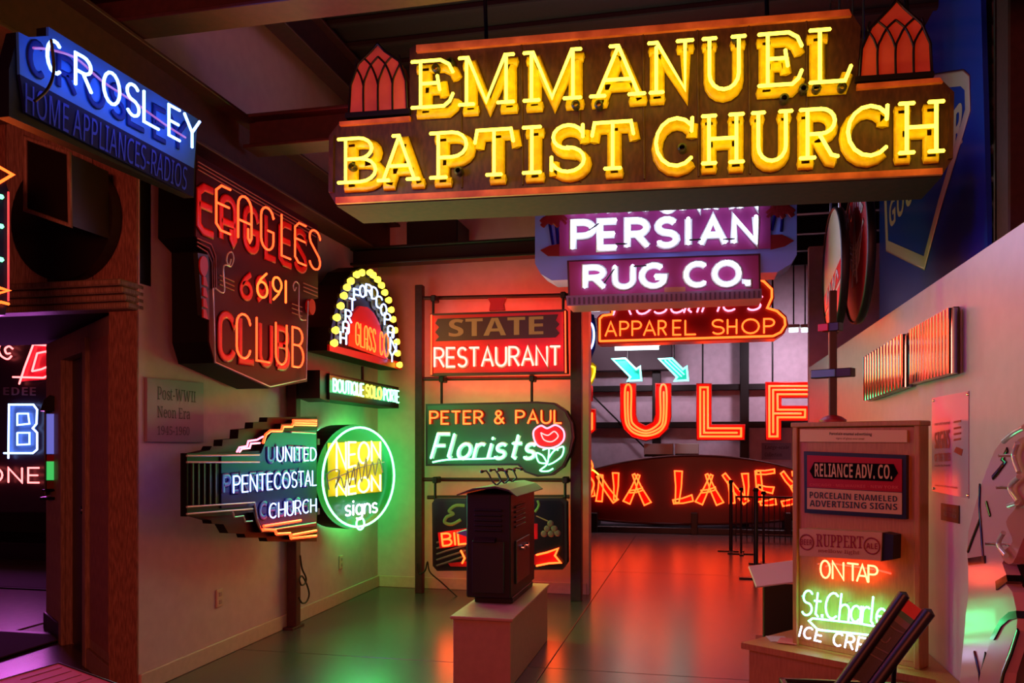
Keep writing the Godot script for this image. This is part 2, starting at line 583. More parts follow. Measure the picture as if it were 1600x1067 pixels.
# ---------------------------------------------------------------- floor, walls, ceiling
func shell() -> void:
	# concrete floor: slabs with saw-cut joints
	var fl := struct("floor", Mb.new().box(Vector3(-3.3, -0.11, -6.0), Vector3(17.6, 0.2, 19.0)), look("joint"))
	var xs := [-11.9, -8.2, -4.6, -0.96, 2.7, 5.5]
	var zs := [3.5, -1.2, -5.25, -9.3, -13.35, -15.5]
	for a in xs.size() - 1:
		for b in zs.size() - 1:
			var c := Vector3((xs[a] + xs[a + 1]) / 2.0, -0.011, (zs[b] + zs[b + 1]) / 2.0)
			part(fl, "slab", Mb.new().box(c, Vector3(xs[a + 1] - xs[a] - 0.006, 0.022, zs[b] - zs[b + 1] - 0.006), 0.002), look("concrete"))
	var wl := struct("wall_left", Mb.new().box(Vector3(WL - 0.08, ROOF / 2, (ZF + ZB) / 2), Vector3(0.16, ROOF, ZF - ZB)), look("wall_paint"))
	wl.set_meta("kind", "structure")
	struct("baseboard_left", Mb.new().box(Vector3(WL + 0.009, 0.055, (ZF + ZB) / 2), Vector3(0.018, 0.11, ZF - ZB), 0.004), look("trim_paint"))
	var xe := on_z(920, 900, ZB).x
	struct("wall_back", Mb.new().box(Vector3((WL - 0.1 + xe) / 2, ROOF / 2, ZB - 0.09), Vector3(xe - WL + 0.1, ROOF, 0.18)), look("wall_paint"))
	struct("baseboard_back", Mb.new().box(Vector3((WL + xe) / 2, 0.055, ZB + 0.009), Vector3(xe - WL - 0.04, 0.11, 0.018), 0.004), look("trim_paint"))
	# right partition, open above
	var far := on_x(1264, 700, WR).z
	struct("wall_right", Mb.new().box(Vector3(WR + 0.07, RH / 2, (far + 2.0) / 2), Vector3(0.14, RH, 2.0 - far), 0.004), look("satin_paint"))
	# taller wall that closes it at the far end
	var a0 := on_z(1264, 385, far - 0.1)
	struct("wall_right_end", Mb.new().box(Vector3(a0.x + 1.6, a0.y / 2, far - 0.16), Vector3(3.2, a0.y, 0.12), 0.004), look("sheet_wall"))
	# outer shell
	struct("wall_far", Mb.new().box(Vector3(-3.4, 3.0, ZW - 0.1), Vector3(17.0, 6.0, 0.2)), look("sheet_wall"))
	struct("wall_right_outer", Mb.new().box(Vector3(4.6, 3.0, -6.0), Vector3(0.2, 6.0, 19.0)), look("sheet_wall"))
	struct("wall_left_outer", Mb.new().box(Vector3(-11.6, 3.0, -6.0), Vector3(0.2, 6.0, 19.0)), look("sheet_wall"))
	struct("wall_behind", Mb.new().box(Vector3(-3.4, 3.0, 3.1), Vector3(17.0, 6.0, 0.2)), look("dark_wall_paint", Color(0.3, 0.26, 0.25), 0.7))
	# ceiling: dark ribbed metal deck
	var ce := struct("ceiling", Mb.new().box(Vector3(-3.4, ROOF + 0.15, -6.0), Vector3(17.0, 0.1, 19.0)), look("roof_deck"))
	var rib := Mb.new().box(Vector3.ZERO, Vector3(12.0, 0.05, 0.06), 0.01).mesh()
	rib.surface_set_material(0, look("roof_deck"))
	for k in 44:
		var o := MeshInstance3D.new()
		o.name = "rib"
		o.mesh = rib
		o.position = Vector3(-1.5, ROOF + 0.08, 1.8 - k * 0.37)
		ce.add_child(o, true)

func roof_frame() -> void:
	var iron := look("red_iron")
	# beam along the left wall, and a purlin above it
	struct("trim_1", i_beam(Vector3(WL + 0.12, 3.42, 1.0), Vector3(WL + 0.12, 3.42, ZB), 0.24, 0.36), iron)
	struct("trim_2", i_beam(Vector3(WL + 0.3, ROOF - 0.12, 1.0), Vector3(WL + 0.3, ROOF - 0.12, ZB), 0.16, 0.3), iron)
	# cross beams
	var c1 := on_x(402, 212, WL + 0.25)
	struct("trim_3", i_beam(Vector3(WL + 0.2, c1.y, c1.z), Vector3(0.7, c1.y, c1.z), 0.2, 0.2), iron)
	var c2 := on_z(545, 404, ZB + 0.6)
	struct("trim_4", i_beam(Vector3(c2.x, c2.y, c2.z), Vector3(0.3, c2.y + 0.02, c2.z), 0.16, 0.14), look("dark_steel"))
	var c3 := at(200, 22, 4.4)
	struct("trim_5", i_beam(Vector3(-7.0, c3.y, c3.z), Vector3(4.4, c3.y, c3.z), 0.2, 0.16), iron)
	# steel columns
	var p := on_x(1581, 200, 1.75)
	struct("trim_6", Mb.new().box(Vector3(p.x + 0.06, 2.3, p.z), Vector3(0.22, 4.6, 0.2), 0.01), iron)
	var q := on_x(1557, 200, 1.75)
	struct("trim_7", Mb.new().box(Vector3(q.x, 2.3, q.z), Vector3(0.04, 4.6, 0.04), 0.005), look("chrome"))
	# duct and rafters seen above the partition
	struct("trim_8", Mb.new().box(on_z(685, 372, ZB + 0.25), Vector3(0.5, 0.24, 0.4), 0.01), look("dark_steel"))
	for k in 6:
		var z := -8.8 - k * 1.05
		struct("trim_9", i_beam(Vector3(-5.0, ROOF - 0.2, z), Vector3(4.4, ROOF - 0.2, z), 0.1, 0.22), look("dark_steel"))

func i_beam(a: Vector3, b: Vector3, w: float, h: float) -> Mb:
	var d := (b - a).normalized()
	var bs := Basis(d.cross(Vector3.UP), Vector3.UP, -d)
	var c := (a + b) / 2.0
	var l := a.distance_to(b)
	return Mb.new().box(c, Vector3(0.02, h, l), 0.0, bs).box(c + Vector3(0, h / 2, 0), Vector3(w, 0.022, l), 0.004, bs).box(c - Vector3(0, h / 2, 0), Vector3(w, 0.022, l), 0.004, bs)

# ---------------------------------------------------------------- the wooden shop front on the left
func shop_front() -> void:
	var wood := look("shop_wood")
	var red := look("shop_wood_red")
	var top := 3.35
	var cb := on_z(120, 489, ZF).y
	var ct := on_z(120, 447, ZF).y
	var front := struct("wall_shop_front", Mb.new().box(Vector3(-5.6, (ct + top) / 2, ZF - 0.06), Vector3(4.9, top - ct, 0.1)), look("dark_wood"))
	for k in 16:
		part(front, "board", Mb.new().box(Vector3(WL - 0.15 - k * 0.3, (ct + top) / 2, ZF + 0.006), Vector3(0.294, top - ct, 0.012), 0.003), wood if k % 3 else red)
	for k in 4:
		var h := (ct - cb) / 4.0
		part(front, "cornice_moulding", Mb.new().box(Vector3(-5.6, cb + h * (k + 0.5), ZF + 0.02 + 0.012 * k), Vector3(4.9, h * 0.92, 0.14 + 0.024 * k), 0.008), wood)
	part(front, "cap_strip", Mb.new().box(Vector3(-5.6, top + 0.03, ZF + 0.02), Vector3(4.9, 0.06, 0.16), 0.008), wood)
	# soffit over the entry
	struct("ceiling_entry", Mb.new().box(Vector3(-6.6, cb + 0.05, ZF - 0.74), Vector3(6.8, 0.06, 1.42)), look("soffit_paint", Color(0.26, 0.15, 0.12), 0.9, 0.0, 0.1))
	# corner post and splayed entry wall with a door
	var e0 := on_z(172, 900, ZF)
	struct("trim_10", Mb.new().box(Vector3((e0.x + WL) / 2 - 0.001, cb / 2, ZF + 0.006), Vector3(WL - e0.x, cb, 0.012), 0.003), red)
	var a := Vector3(e0.x, 0, ZF - 0.03)
	var b := on_y(72, 982, 0.0)
	b.y = 0
	var d := (b - a).normalized()
	var nrm := Vector3(-d.z, 0, d.x)
	if nrm.dot(EYE - a) < 0.0:
		nrm = -nrm
	var bs := Basis(d, Vector3.UP, d.cross(Vector3.UP))
	var len := a.distance_to(b)
	# where sight lines meet the splay
	var along := func(px: float) -> float:
		var r := ray(px, HY)
		return (r.z * a.x - r.x * a.z) / (r.x * d.z - r.z * d.x)
	var d0: float = along.call(135.0)
	var d1: float = along.call(101.0)
	var dh := 2.03
	var seg := func(u0: float, u1: float, y0: float, y1: float, thick: float, out: float, bev := 0.004) -> Mb:
		return Mb.new().box(a + d * ((u0 + u1) / 2.0) + Vector3(0, (y0 + y1) / 2, 0) + nrm * (out - thick / 2.0), Vector3(u1 - u0, y1 - y0, thick), bev, bs)
	var sp := struct("wall_entry", seg.call(0.0, d0, 0.0, cb, 0.08, 0.0), wood)
	part(sp, "wall_panel", seg.call(d1, len, 0.0, cb, 0.08, 0.0), wood)
	part(sp, "wall_panel", seg.call(d0, d1, dh, cb, 0.08, 0.0), wood)
	part(sp, "raised_panel", seg.call(0.06, d0 - 0.16, 0.2, cb - 0.12, 0.02, 0.014), red)
	part(sp, "skirting", seg.call(0.0, d0, 0.0, 0.13, 0.03, 0.02), wood)
	part(sp, "skirting", seg.call(d1, len, 0.0, 0.13, 0.03, 0.02), look("dark_wood"))
	for u in [d0 - 0.04, d1 + 0.04]:
		part(sp, "door_casing", seg.call(u - 0.045, u + 0.045, 0.0, dh + 0.09, 0.03, 0.025), wood)
	part(sp, "door_casing", seg.call(d0 - 0.085, d1 + 0.085, dh, dh + 0.09, 0.03, 0.027), wood)
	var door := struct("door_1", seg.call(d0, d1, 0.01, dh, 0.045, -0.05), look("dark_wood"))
	var kn := a + d * (d0 + 0.1) + Vector3(0, 1.0, 0) + nrm * -0.03
	part(door, "knob", Mb.new().lathe([Vector2(0, 0.05), Vector2(0.025, 0.045), Vector2(0.03, 0.03), Vector2(0.012, 0.015), Vector2(0.012, -0.02)], kn, 14, Basis(d, nrm, d.cross(nrm))), look("black_gloss"))
	# wall beyond, back of the splay
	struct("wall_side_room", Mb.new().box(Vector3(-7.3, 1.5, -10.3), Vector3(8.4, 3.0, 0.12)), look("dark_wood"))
	# lantern on the end of the splayed wall
	var lan := thing("wall_lantern", "black bracket lantern with blue and green glass beside the dark door", "lantern", at(84, 705, 6.25), 25)
	part(lan, "frame", Mb.new().box(Vector3(-0.045, 0, 0), Vector3(0.012, 0.66, 0.1), 0.003).box(Vector3(0.045, 0, 0), Vector3(0.012, 0.66, 0.1), 0.003).box(Vector3(0, 0, -0.045), Vector3(0.1, 0.66, 0.01), 0.002), look("black"))
	part(lan, "roof", Mb.new().prism(PackedVector2Array([Vector2(-0.075, 0.3), Vector2(0.075, 0.3), Vector2(0.055, 0.4), Vector2(-0.01, 0.42), Vector2(-0.05, 0.38)]), -0.06, 0.06), look("black_gloss"))
	part(lan, "tray", Mb.new().box(Vector3(0, -0.35, 0), Vector3(0.16, 0.02, 0.14), 0.004).box(Vector3(0, -0.29, 0), Vector3(0.13, 0.012, 0.12), 0.003), look("black_gloss"))
	part(lan, "blue_pane", Mb.new().box(Vector3(0, 0.13, 0.03), Vector3(0.078, 0.3, 0.008), 0.001), gas("blue_lamp", 0.07, 0.1, 0.42))
	part(lan, "red_pane", Mb.new().box(Vector3(0, -0.05, 0.03), Vector3(0.078, 0.05, 0.008), 0.001), look("red_glass", Color(0.55, 0.06, 0.12), 0.15))
	part(lan, "green_pane", Mb.new().box(Vector3(0, -0.145, 0.03), Vector3(0.078, 0.14, 0.008), 0.001), gas("green_lamp", 0.01, 0.4, 0.08))
	part(lan, "amber_pane", Mb.new().box(Vector3(0, -0.25, 0.03), Vector3(0.078, 0.06, 0.008), 0.001), look("amber_glass", Color(0.4, 0.2, 0.05), 0.15))
	# big dark disc with a square box, mounted high on the shop front
	var ds := sign_at("large unlit dark disc with a square box on wooden shop front", on_z(95, 340, ZF + 0.1), 0, 0, "", "disc_sign", "sign")
	var disc := PackedVector2Array()
	var rad := 0.36
	for k in 40:
		disc.append(Vector2(cos(TAU * k / 40) * rad * 0.95, sin(TAU * k / 40) * rad))
	part(ds, "disc", Mb.new().prism(disc, -0.08, 0.0), look("dark_wood"))
	var bx := locs(ds, [[40, 215], [108, 240], [110, 352], [40, 328]], 0.3)
	part(ds, "box", Mb.new().prism(bx, 0.0, 0.3), look("dark_wood"))
	part(ds, "box_rim", Mb.new().sweep(bx, 0.3, 0.012, 0.012, true), wood)

# ---------------------------------------------------------------- the long yellow sign
func church_sign() -> void:
	var s := sign_at("huge yellow neon sign with two red arched windows, hung overhead", at(1000, 180, 4.5), 0, 1.95)
	var steel := grained("brown_enamel", Color(0.33, 0.19, 0.09), 0.5, 0.02, Color(0.6, 0.55, 0.5), Vector3(3, 1, 3), 21)
	var orange := grained("orange_paint", Color(0.97, 0.55, 0.3), 0.5, 0.012, Color(0.7, 0.6, 0.55), Vector3.ONE * 0.8, 22)
	var pale := grained("red_glass_panel", Color(1.0, 0.5, 0.33), 0.4, 0.01, Color(0.85, 0.8, 0.76), Vector3.ONE * 0.6, 23)
	plate(s, "cabinet", [[524, 318], [513, 300], [514, 212], [530, 192], [640, 183], [640, 76], [650, 70], [1327, 14], [1345, 42], [1339, 132], [1469, 122], [1491, 144], [1489, 247], [1473, 272]], -0.42, 0.0, steel)
	plate(s, "bottom_pan", [[526, 322], [526, 318], [1472, 272], [1472, 276]], -0.41, -0.01, grained("rusty_pan", Color(0.2, 0.07, 0.05), 0.8, 0.02, Color(0.5, 0.45, 0.4), Vector3.ONE * 1.5, 26))
	# raised painted strips along the edges
	plate(s, "edge_strip", [[524, 318], [524, 308], [1473, 262], [1473, 272]], 0.0, 0.025, orange)
	plate(s, "edge_strip", [[650, 81], [650, 70], [1327, 14], [1331, 24]], 0.0, 0.025, orange)
	plate(s, "edge_strip", [[530, 196], [530, 190], [640, 181], [640, 188]], 0.0, 0.025, orange)
	plate(s, "edge_strip", [[1339, 139], [1339, 131], [1469, 121], [1474, 128]], 0.0, 0.025, orange)
	plate(s, "edge_strip", [[513, 300], [514, 212], [521, 211], [520, 300]], 0.0, 0.02, steel)
	plate(s, "edge_strip", [[1484, 146], [1491, 144], [1489, 247], [1482, 248]], 0.0, 0.02, steel)
	# folded seams between the sheets of the face
	for x in [720, 815, 905, 1005, 1090, 1170, 1260]:
		line(s, "seam", [[[x, 84 - (x - 650) * 0.083], [x + 2, 303 - (x - 524) * 0.0485]]], 0.0, 0.006, steel, false, false, 0.008)
	# arched windows
	for w in [[545, 178, 590, 68, 636, 171], [1343, 121, 1401, 0, 1456, 113]]:
		var l0: float = w[0]
		var r0: float = w[4]
		var mid: float = w[2]
		var out := [[l0, w[1]], [l0 + (r0 - l0) * 0.03, w[1] - 45], [l0 + (r0 - l0) * 0.16, w[1] - 78], [mid - 10, w[3] + 12], [mid, w[3]], [mid + 11, w[3] + 12], [r0 - (r0 - l0) * 0.14, w[5] - 76], [r0 - (r0 - l0) * 0.02, w[5] - 45], [r0, w[5]]]
		var arch := plate(s, "arched_window", out, -0.12, 0.0, pale)
		line(s, "window_rim", [out], 0.004, 0.007, look("black"), false, true, 0.006, arch)
		var trace := []
		var wd := r0 - l0
		var at_y := func(u: float, up: float) -> Array:
			return [l0 + wd * u, lerpf(w[1], w[5], u) - up]
		for u in [0.25, 0.5, 0.75]:
			trace.append([at_y.call(u, 0.0), at_y.call(u, 42.0), at_y.call(u + 0.05, 58.0), at_y.call(u + 0.13, 74.0), at_y.call(minf(u + 0.25, 0.86), 86.0)])
			trace.append([at_y.call(u, 42.0), at_y.call(u - 0.05, 58.0), at_y.call(u - 0.13, 74.0), at_y.call(maxf(u - 0.25, 0.14), 86.0)])
		line(s, "tracery", trace, 0.004, 0.006, look("black"), true, false, 0.005, arch)
		plate(s, "window_sill", [[l0 - 6, w[1] + 6], [l0 - 6, w[1] - 2], [r0 + 4, w[5] - 2], [r0 + 4, w[5] + 6]], -0.1, 0.03, look("black"), false, arch)
	# letters
	var yellow := grained("yellow_enamel", Color(1.0, 0.86, 0.06), 0.4, 0.02, Color(0.8, 0.76, 0.7), Vector3.ONE * 1.5, 24)
	var gas_y := look("yellow_gas")
	church_line(s, "EMMANUEL", [645, 97, 645, 170, 1330, 43, 1330, 127], [[643, 708], [717, 803], [818, 908], [922, 1008], [1013, 1083], [1098, 1165], [1185, 1253], [1265, 1330]], yellow, gas_y)
	church_line(s, "BAPTISTCHURCH", [528, 218, 528, 287, 1475, 158, 1475, 237], [[528, 588], [590, 655], [672, 730], [742, 802], [817, 845], [860, 915], [925, 990], [1025, 1083], [1097, 1162], [1175, 1238], [1250, 1310], [1325, 1388], [1405, 1475]], yellow, gas_y)
	# porcelain housings where the tubes enter
	for h in [[704, 98], [682, 108], [900, 165], [936, 165], [1255, 140], [1275, 140], [1315, 138], [1225, 155], [552, 262], [717, 268], [1066, 232], [1150, 62]]:
		var p := loc(s, h[0], h[1], 0.03)
		part(s, "insulator", Mb.new().lathe([Vector2(0.012, 0.0), Vector2(0.022, 0.0), Vector2(0.024, 0.05), Vector2(0.014, 0.055), Vector2(0.013, 0.03)], Vector3(p.x, p.y, 0.0), 12, Basis(Vector3.RIGHT, Vector3.BACK, Vector3.UP)), look("porcelain"))
	# hanging chains up to the steel
	for x in [760, 1200, 1420]:
		var q := loc(s, x, 60 if x < 1300 else 100, -0.25)
		part(s, "hanger_rod", Mb.new().tube([Vector3(q.x, q.y - 0.1, -0.25), Vector3(q.x, ROOF + 0.09 - s.position.y, -0.25)], 0.012), look("dark_steel"))
	shed(s, 1000, 180, 3.0, 0.6, Color(1.0, 0.72, 0.2), 0.5)

func church_line(s: Node3D, text: String, c: Array, spans: Array, paint: Material, m: Material) -> void:
	var z := 0.11
	for k in text.length():
		var x0: float = spans[k][0]
		var x1: float = spans[k][1]
		var t0: float = (x0 - c[0]) / (c[4] - c[0])
		var t1: float = (x1 - c[0]) / (c[4] - c[0])
		var q := [loc(s, x0, lerpf(c[1], c[5], t0), z), loc(s, x0, lerpf(c[3], c[7], t0), z), loc(s, x1, lerpf(c[1], c[5], t1), z), loc(s, x1, lerpf(c[3], c[7], t1), z)]
		# cut-out letter on the face, right behind its tube
		var paint_mb := Mb.new()
		var glow := Mb.new()
		for st in glyph(SERIF, text[k])[1]:
			var p := PackedVector2Array()
			for v in st:
				p.append(inside(q, v.x, v.y))
			glow.sweep(p, z, 0.0095, 0.0095)
			var upright: bool = p.size() == 2 and absf(p[0].x - p[1].x) < absf(p[0].y - p[1].y) and absf(st[0].y - st[1].y) > 0.5
			paint_mb.sweep(p, 0.012, 0.04 if upright else 0.03, 0.012, false, 6)
		var o := part(s, "letter", paint_mb, paint)
		part(o, "neon_tube", glow, m)
# ---------------------------------------------------------------- signs along the left wall
func left_signs() -> void:
	appliance_sign()
	eagle_sign()
	arch_sign()
	bar_sign()
	stepped_sign()
	round_sign()
	# post that carries the stepped and the round sign
	var pb := on_x(459, 978, WL + 0.06)
	var post := thing("steel_post", "dark steel post against left wall carrying the stepped sign", "post", Vector3(pb.x, 0, pb.z))
	part(post, "shaft", Mb.new().box(Vector3(0, 1.25, 0), Vector3(0.08, 2.5, 0.08), 0.006), look("red_iron"))
	part(post, "foot_plate", Mb.new().box(Vector3(0, 0.008, 0), Vector3(0.084, 0.016, 0.2), 0.003), look("red_iron"))

func appliance_sign() -> void:
	var s := sign_at("slanting blue sign with white neon letters above the wooden shop front", on_x(180, 180, -2.55), 90)
	var blue := look("blue_enamel", Color(0.16, 0.42, 0.86), 0.45, 0.0, 0.3)
	var navy := look("navy_enamel", Color(0.02, 0.03, 0.3), 0.6, 0.0, 0.2)
	plate(s, "cabinet", [[29, 50], [45, 58], [76, 56], [76, 42], [309, 186], [303, 309], [14, 182], [14, 108]], -0.07, -0.012, look("navy_steel", Color(0.03, 0.03, 0.12), 0.6, 0.0, 0.25))
	plate(s, "upper_panel", [[29, 50], [45, 58], [76, 56], [76, 42], [309, 186], [303, 263], [31, 116]], -0.012, 0.0, blue)
	plate(s, "lower_panel", [[31, 116], [303, 263], [302, 307], [40, 176]], -0.012, 0.0, navy)
	printed(s, "painted_lettering", "HOME APPLIANCES-RADIOS", [40, 129, 40, 175, 293, 262, 291, 298], 0.004, look("pale_blue_paint", Color(0.16, 0.25, 0.85), 0.5, 0.0, 0.2), false, false)
	neon(s, "CROSLEY", [74, 58, 74, 108, 312, 190, 312, 237], 0.085, 0.0068, look("blue_gas"), SANS, [[74, 95], [118, 143], [162, 187], [198, 217], [225, 248], [264, 281], [288, 312]], look("deep_blue_paint", Color(0.07, 0.16, 0.5), 0.5, 0.0, 0.2), 0.014)
	# return tubes that run behind the letters
	line(s, "return_tube", [[[52, 75], [80, 78], [120, 92], [160, 127], [210, 160], [260, 196], [290, 215]]], 0.06, 0.005, gas("dim_violet_gas", 0.25, 0.06, 0.35), true)
	line(s, "cord", [[[80, 62], [84, 100], [82, 122], [72, 142], [54, 158]]], 0.15, 0.006, look("cord"), true)
	shed(s, 190, 160, 1.1, 0.3, Color(0.35, 0.5, 1.0), 1.5)

func eagle_sign() -> void:
	var s := sign_at("tall maroon sign with red neon club lettering and pointed base", on_x(400, 420, -2.85), 90)
	var maroon := look("maroon_enamel", Color(0.2, 0.02, 0.07), 0.45, 0.0, 0.25)
	var outline := [[307, 241], [496, 352], [497, 466], [481, 470], [480, 596], [422, 607], [336, 567], [327, 534], [326, 392], [306, 369]]
	plate(s, "cabinet", outline, -0.26, -0.01, look("black_enamel", Color(0.05, 0.02, 0.03), 0.5, 0.0, 0.25))
	plate(s, "face", outline, -0.01, 0.0, maroon)
	var red := look("red_enamel", Color(0.75, 0.05, 0.04), 0.35)
	var g := look("red_gas")
	neon(s, "EAGLES", [338, 286, 338, 357, 500, 364, 500, 424], 0.12, 0.0068, g, DECO, [[338, 360], [372, 393], [408, 428], [440, 454], [461, 478], [483, 501]], red, 0.026)
	neon(s, "691", [402, 421, 402, 463, 450, 440, 450, 474], 0.12, 0.007, look("orange_gas"), SANS, [[402, 418], [426, 440], [444, 449]], red, 0.02)
	neon(s, "CLUB", [370, 488, 370, 558, 474, 515, 474, 575], 0.12, 0.0068, g, DECO, [[370, 391], [401, 421], [431, 448], [457, 474]], red, 0.026)
	for k in 3:
		line(s, "pinstripe", [[[309, 252 + k * 6], [494, 360 + k * 5]]], 0.004, 0.005, look("stripe_paint", Color(0.5, 0.2, 0.22), 0.4), false, false, 0.003)
		line(s, "pinstripe", [[[308, 372 + k * 6], [330 - k * 3, 382 + k * 6], [337 - k * 3, 400 + k * 5], [338 - k * 3, 452]]], 0.004, 0.005, look("stripe_paint"), false, false, 0.003)
		line(s, "pinstripe", [[[343, 430 + k * 7], [366, 440 + k * 7]]], 0.004, 0.005, look("stripe_paint"), false, false, 0.003)
		line(s, "pinstripe", [[[474, 442 + k * 6], [496, 451 + k * 6]], [[456, 474 + k * 7], [472, 480 + k * 7]]], 0.004, 0.005, look("stripe_paint"), false, false, 0.003)
	var silver := look("clear_glass")
	line(s, "unlit_tube", [[[361, 405], [358, 414], [354, 408], [356, 397], [362, 394], [365, 404], [361, 416], [353, 414], [349, 420], [350, 456], [336, 450]]], 0.06, 0.005, silver, true)
	line(s, "unlit_tube", [[[463, 449], [460, 454], [458, 446], [462, 440], [467, 445], [467, 455], [468, 495], [478, 500]]], 0.06, 0.005, silver, true)
	line(s, "unlit_tube", [[[333, 450], [336, 566], [422, 604], [478, 592], [481, 470]]], 0.03, 0.005, silver)
	plate(s, "side_ornament", [[309, 395], [326, 398], [327, 500], [316, 492]], 0.0, 0.03, look("dark_ornament", Color(0.12, 0.03, 0.03), 0.4))
	for k in 4:
		plate(s, "triangle", [[318, 432 + k * 17], [322, 433 + k * 17], [325, 448 + k * 17], [318, 445 + k * 17]], 0.03, 0.04, red)
	plate(s, "roundel", [[313, 408], [318, 400], [324, 406], [325, 420], [320, 432], [314, 424]], 0.03, 0.04, red, true)
	plate(s, "roundel", [[483, 474], [487, 467], [492, 472], [493, 484], [489, 492], [484, 487]], 0.0, 0.03, red, true)
	shed(s, 410, 430, 1.2, 0.9, Color(1.0, 0.27, 0.2), 1.7)
	shed(s, 410, 430, 1.2, 0.9, Color(1.0, 0.25, 0.2), 0.5, -0.28)

func arch_sign() -> void:
	var s := sign_at("arch-shaped sign ringed with round yellow bulbs beside the pillar-box red club sign", on_x(570, 500, -2.82), 90)
	s.set_meta("label", "arch-shaped sign ringed with yellow bulbs, red arch in its middle")
	var out := [[515, 547], [518, 510], [526, 473], [536, 445], [550, 424], [566, 417], [581, 421], [598, 438], [611, 465], [620, 505], [625, 546], [628, 578]]
	plate(s, "cabinet", out, -0.22, 0.0, look("black_enamel"))
	plate(s, "lower_band", [[515, 538], [627, 566], [628, 578], [515, 548]], 0.0, 0.02, look("red_enamel"))
	var arch := [[544, 540], [546, 508], [552, 490], [563, 478], [575, 480], [585, 490], [593, 505], [598, 527], [606, 562]]
	plate(s, "red_arch", arch, 0.0, 0.03, look("scarlet_enamel", Color(0.85, 0.09, 0.03), 0.35))
	neon(s, "GLASS CO", [556, 503, 556, 538, 607, 523, 607, 559], 0.06, 0.006, look("orange_gas"), DECO)
	for k in [[522, 536], [524, 516], [526, 496], [532, 478], [537, 462], [542, 449], [548, 439], [557, 429], [565, 426], [578, 426], [583, 430], [590, 437], [596, 446], [601, 457], [607, 469], [611, 484], [614, 499], [617, 516], [620, 534], [621, 552], [624, 570]]:
		var p := loc(s, k[0], k[1], 0.05)
		var bs := Basis(Vector3.RIGHT, Vector3.BACK, Vector3.UP)
		var b := part(s, "bulb", Mb.new().lathe([Vector2(0.0, 0.026), Vector2(0.023, 0.019), Vector2(0.031, 0.0), Vector2(0.023, -0.019), Vector2(0.014, -0.034), Vector2(0.0, -0.034)], Vector3(p.x, p.y, 0.055), 12, bs), look("bulb_glow"))
		part(b, "socket", Mb.new().lathe([Vector2(0.018, 0.025), Vector2(0.02, 0.0), Vector2(0.0, 0.0)], Vector3(p.x, p.y, 0.0), 10, bs), look("porcelain"))
	var text := "HARTFORDCOPANY"
	var spots := [[536, 528], [540, 511], [544, 494], [550, 476], [557, 461], [566, 455], [576, 454], [585, 458], [592, 472], [599, 484], [605, 499], [610, 518], [614, 538], [612, 556]]
	for k in text.length():
		var x: float = spots[k][0]
		var y: float = spots[k][1]
		neon(s, text[k], [x - 4, y - 10, x - 4, y + 8, x + 5, y - 8, x + 5, y + 10], 0.05, 0.007, look("ice_gas"), DECO, [], look("olive_paint", Color(0.25, 0.3, 0.1), 0.5), 0.02)
	# hanger between the two stacked signs
	part(s, "hanger", Mb.new().tube([Vector3(loc(s, 583, 572).x, loc(s, 583, 572).y, -0.1), Vector3(loc(s, 583, 598).x, loc(s, 583, 594).y, -0.1)], 0.014), look("dark_steel"))
	shed(s, 572, 500, 0.9, 0.6, Color(1.0, 0.75, 0.35), 0.7)

func bar_sign() -> void:
	var s := sign_at("narrow green bar sign with white and yellow lettering under the arch sign", on_x(568, 610, -2.82), 90)
	plate(s, "cabinet", [[515, 583], [623, 605], [623, 638], [515, 624]], -0.22, 0.0, look("black_enamel"))
	plate(s, "face", [[515, 586], [622, 608], [622, 630], [515, 613]], 0.0, 0.006, look("green_enamel", Color(0.01, 0.32, 0.16), 0.3))
	neon(s, "BOUTIQUE", [521, 592, 521, 611, 568, 600, 568, 619], 0.05, 0.007, look("mint_gas"))
	neon(s, "SOLO", [572, 601, 572, 619, 596, 606, 596, 624], 0.05, 0.007, look("yellow_gas"))
	neon(s, "PORTE", [600, 607, 600, 625, 623, 611, 623, 629], 0.05, 0.007, look("mint_gas"))
	plate(s, "transformer_box", [[500, 578], [515, 581], [515, 628], [500, 622]], -0.2, -0.02, look("dark_steel"))
	shed(s, 570, 608, 1.2, 0.2, Color(0.25, 1.0, 0.55), 0.5)

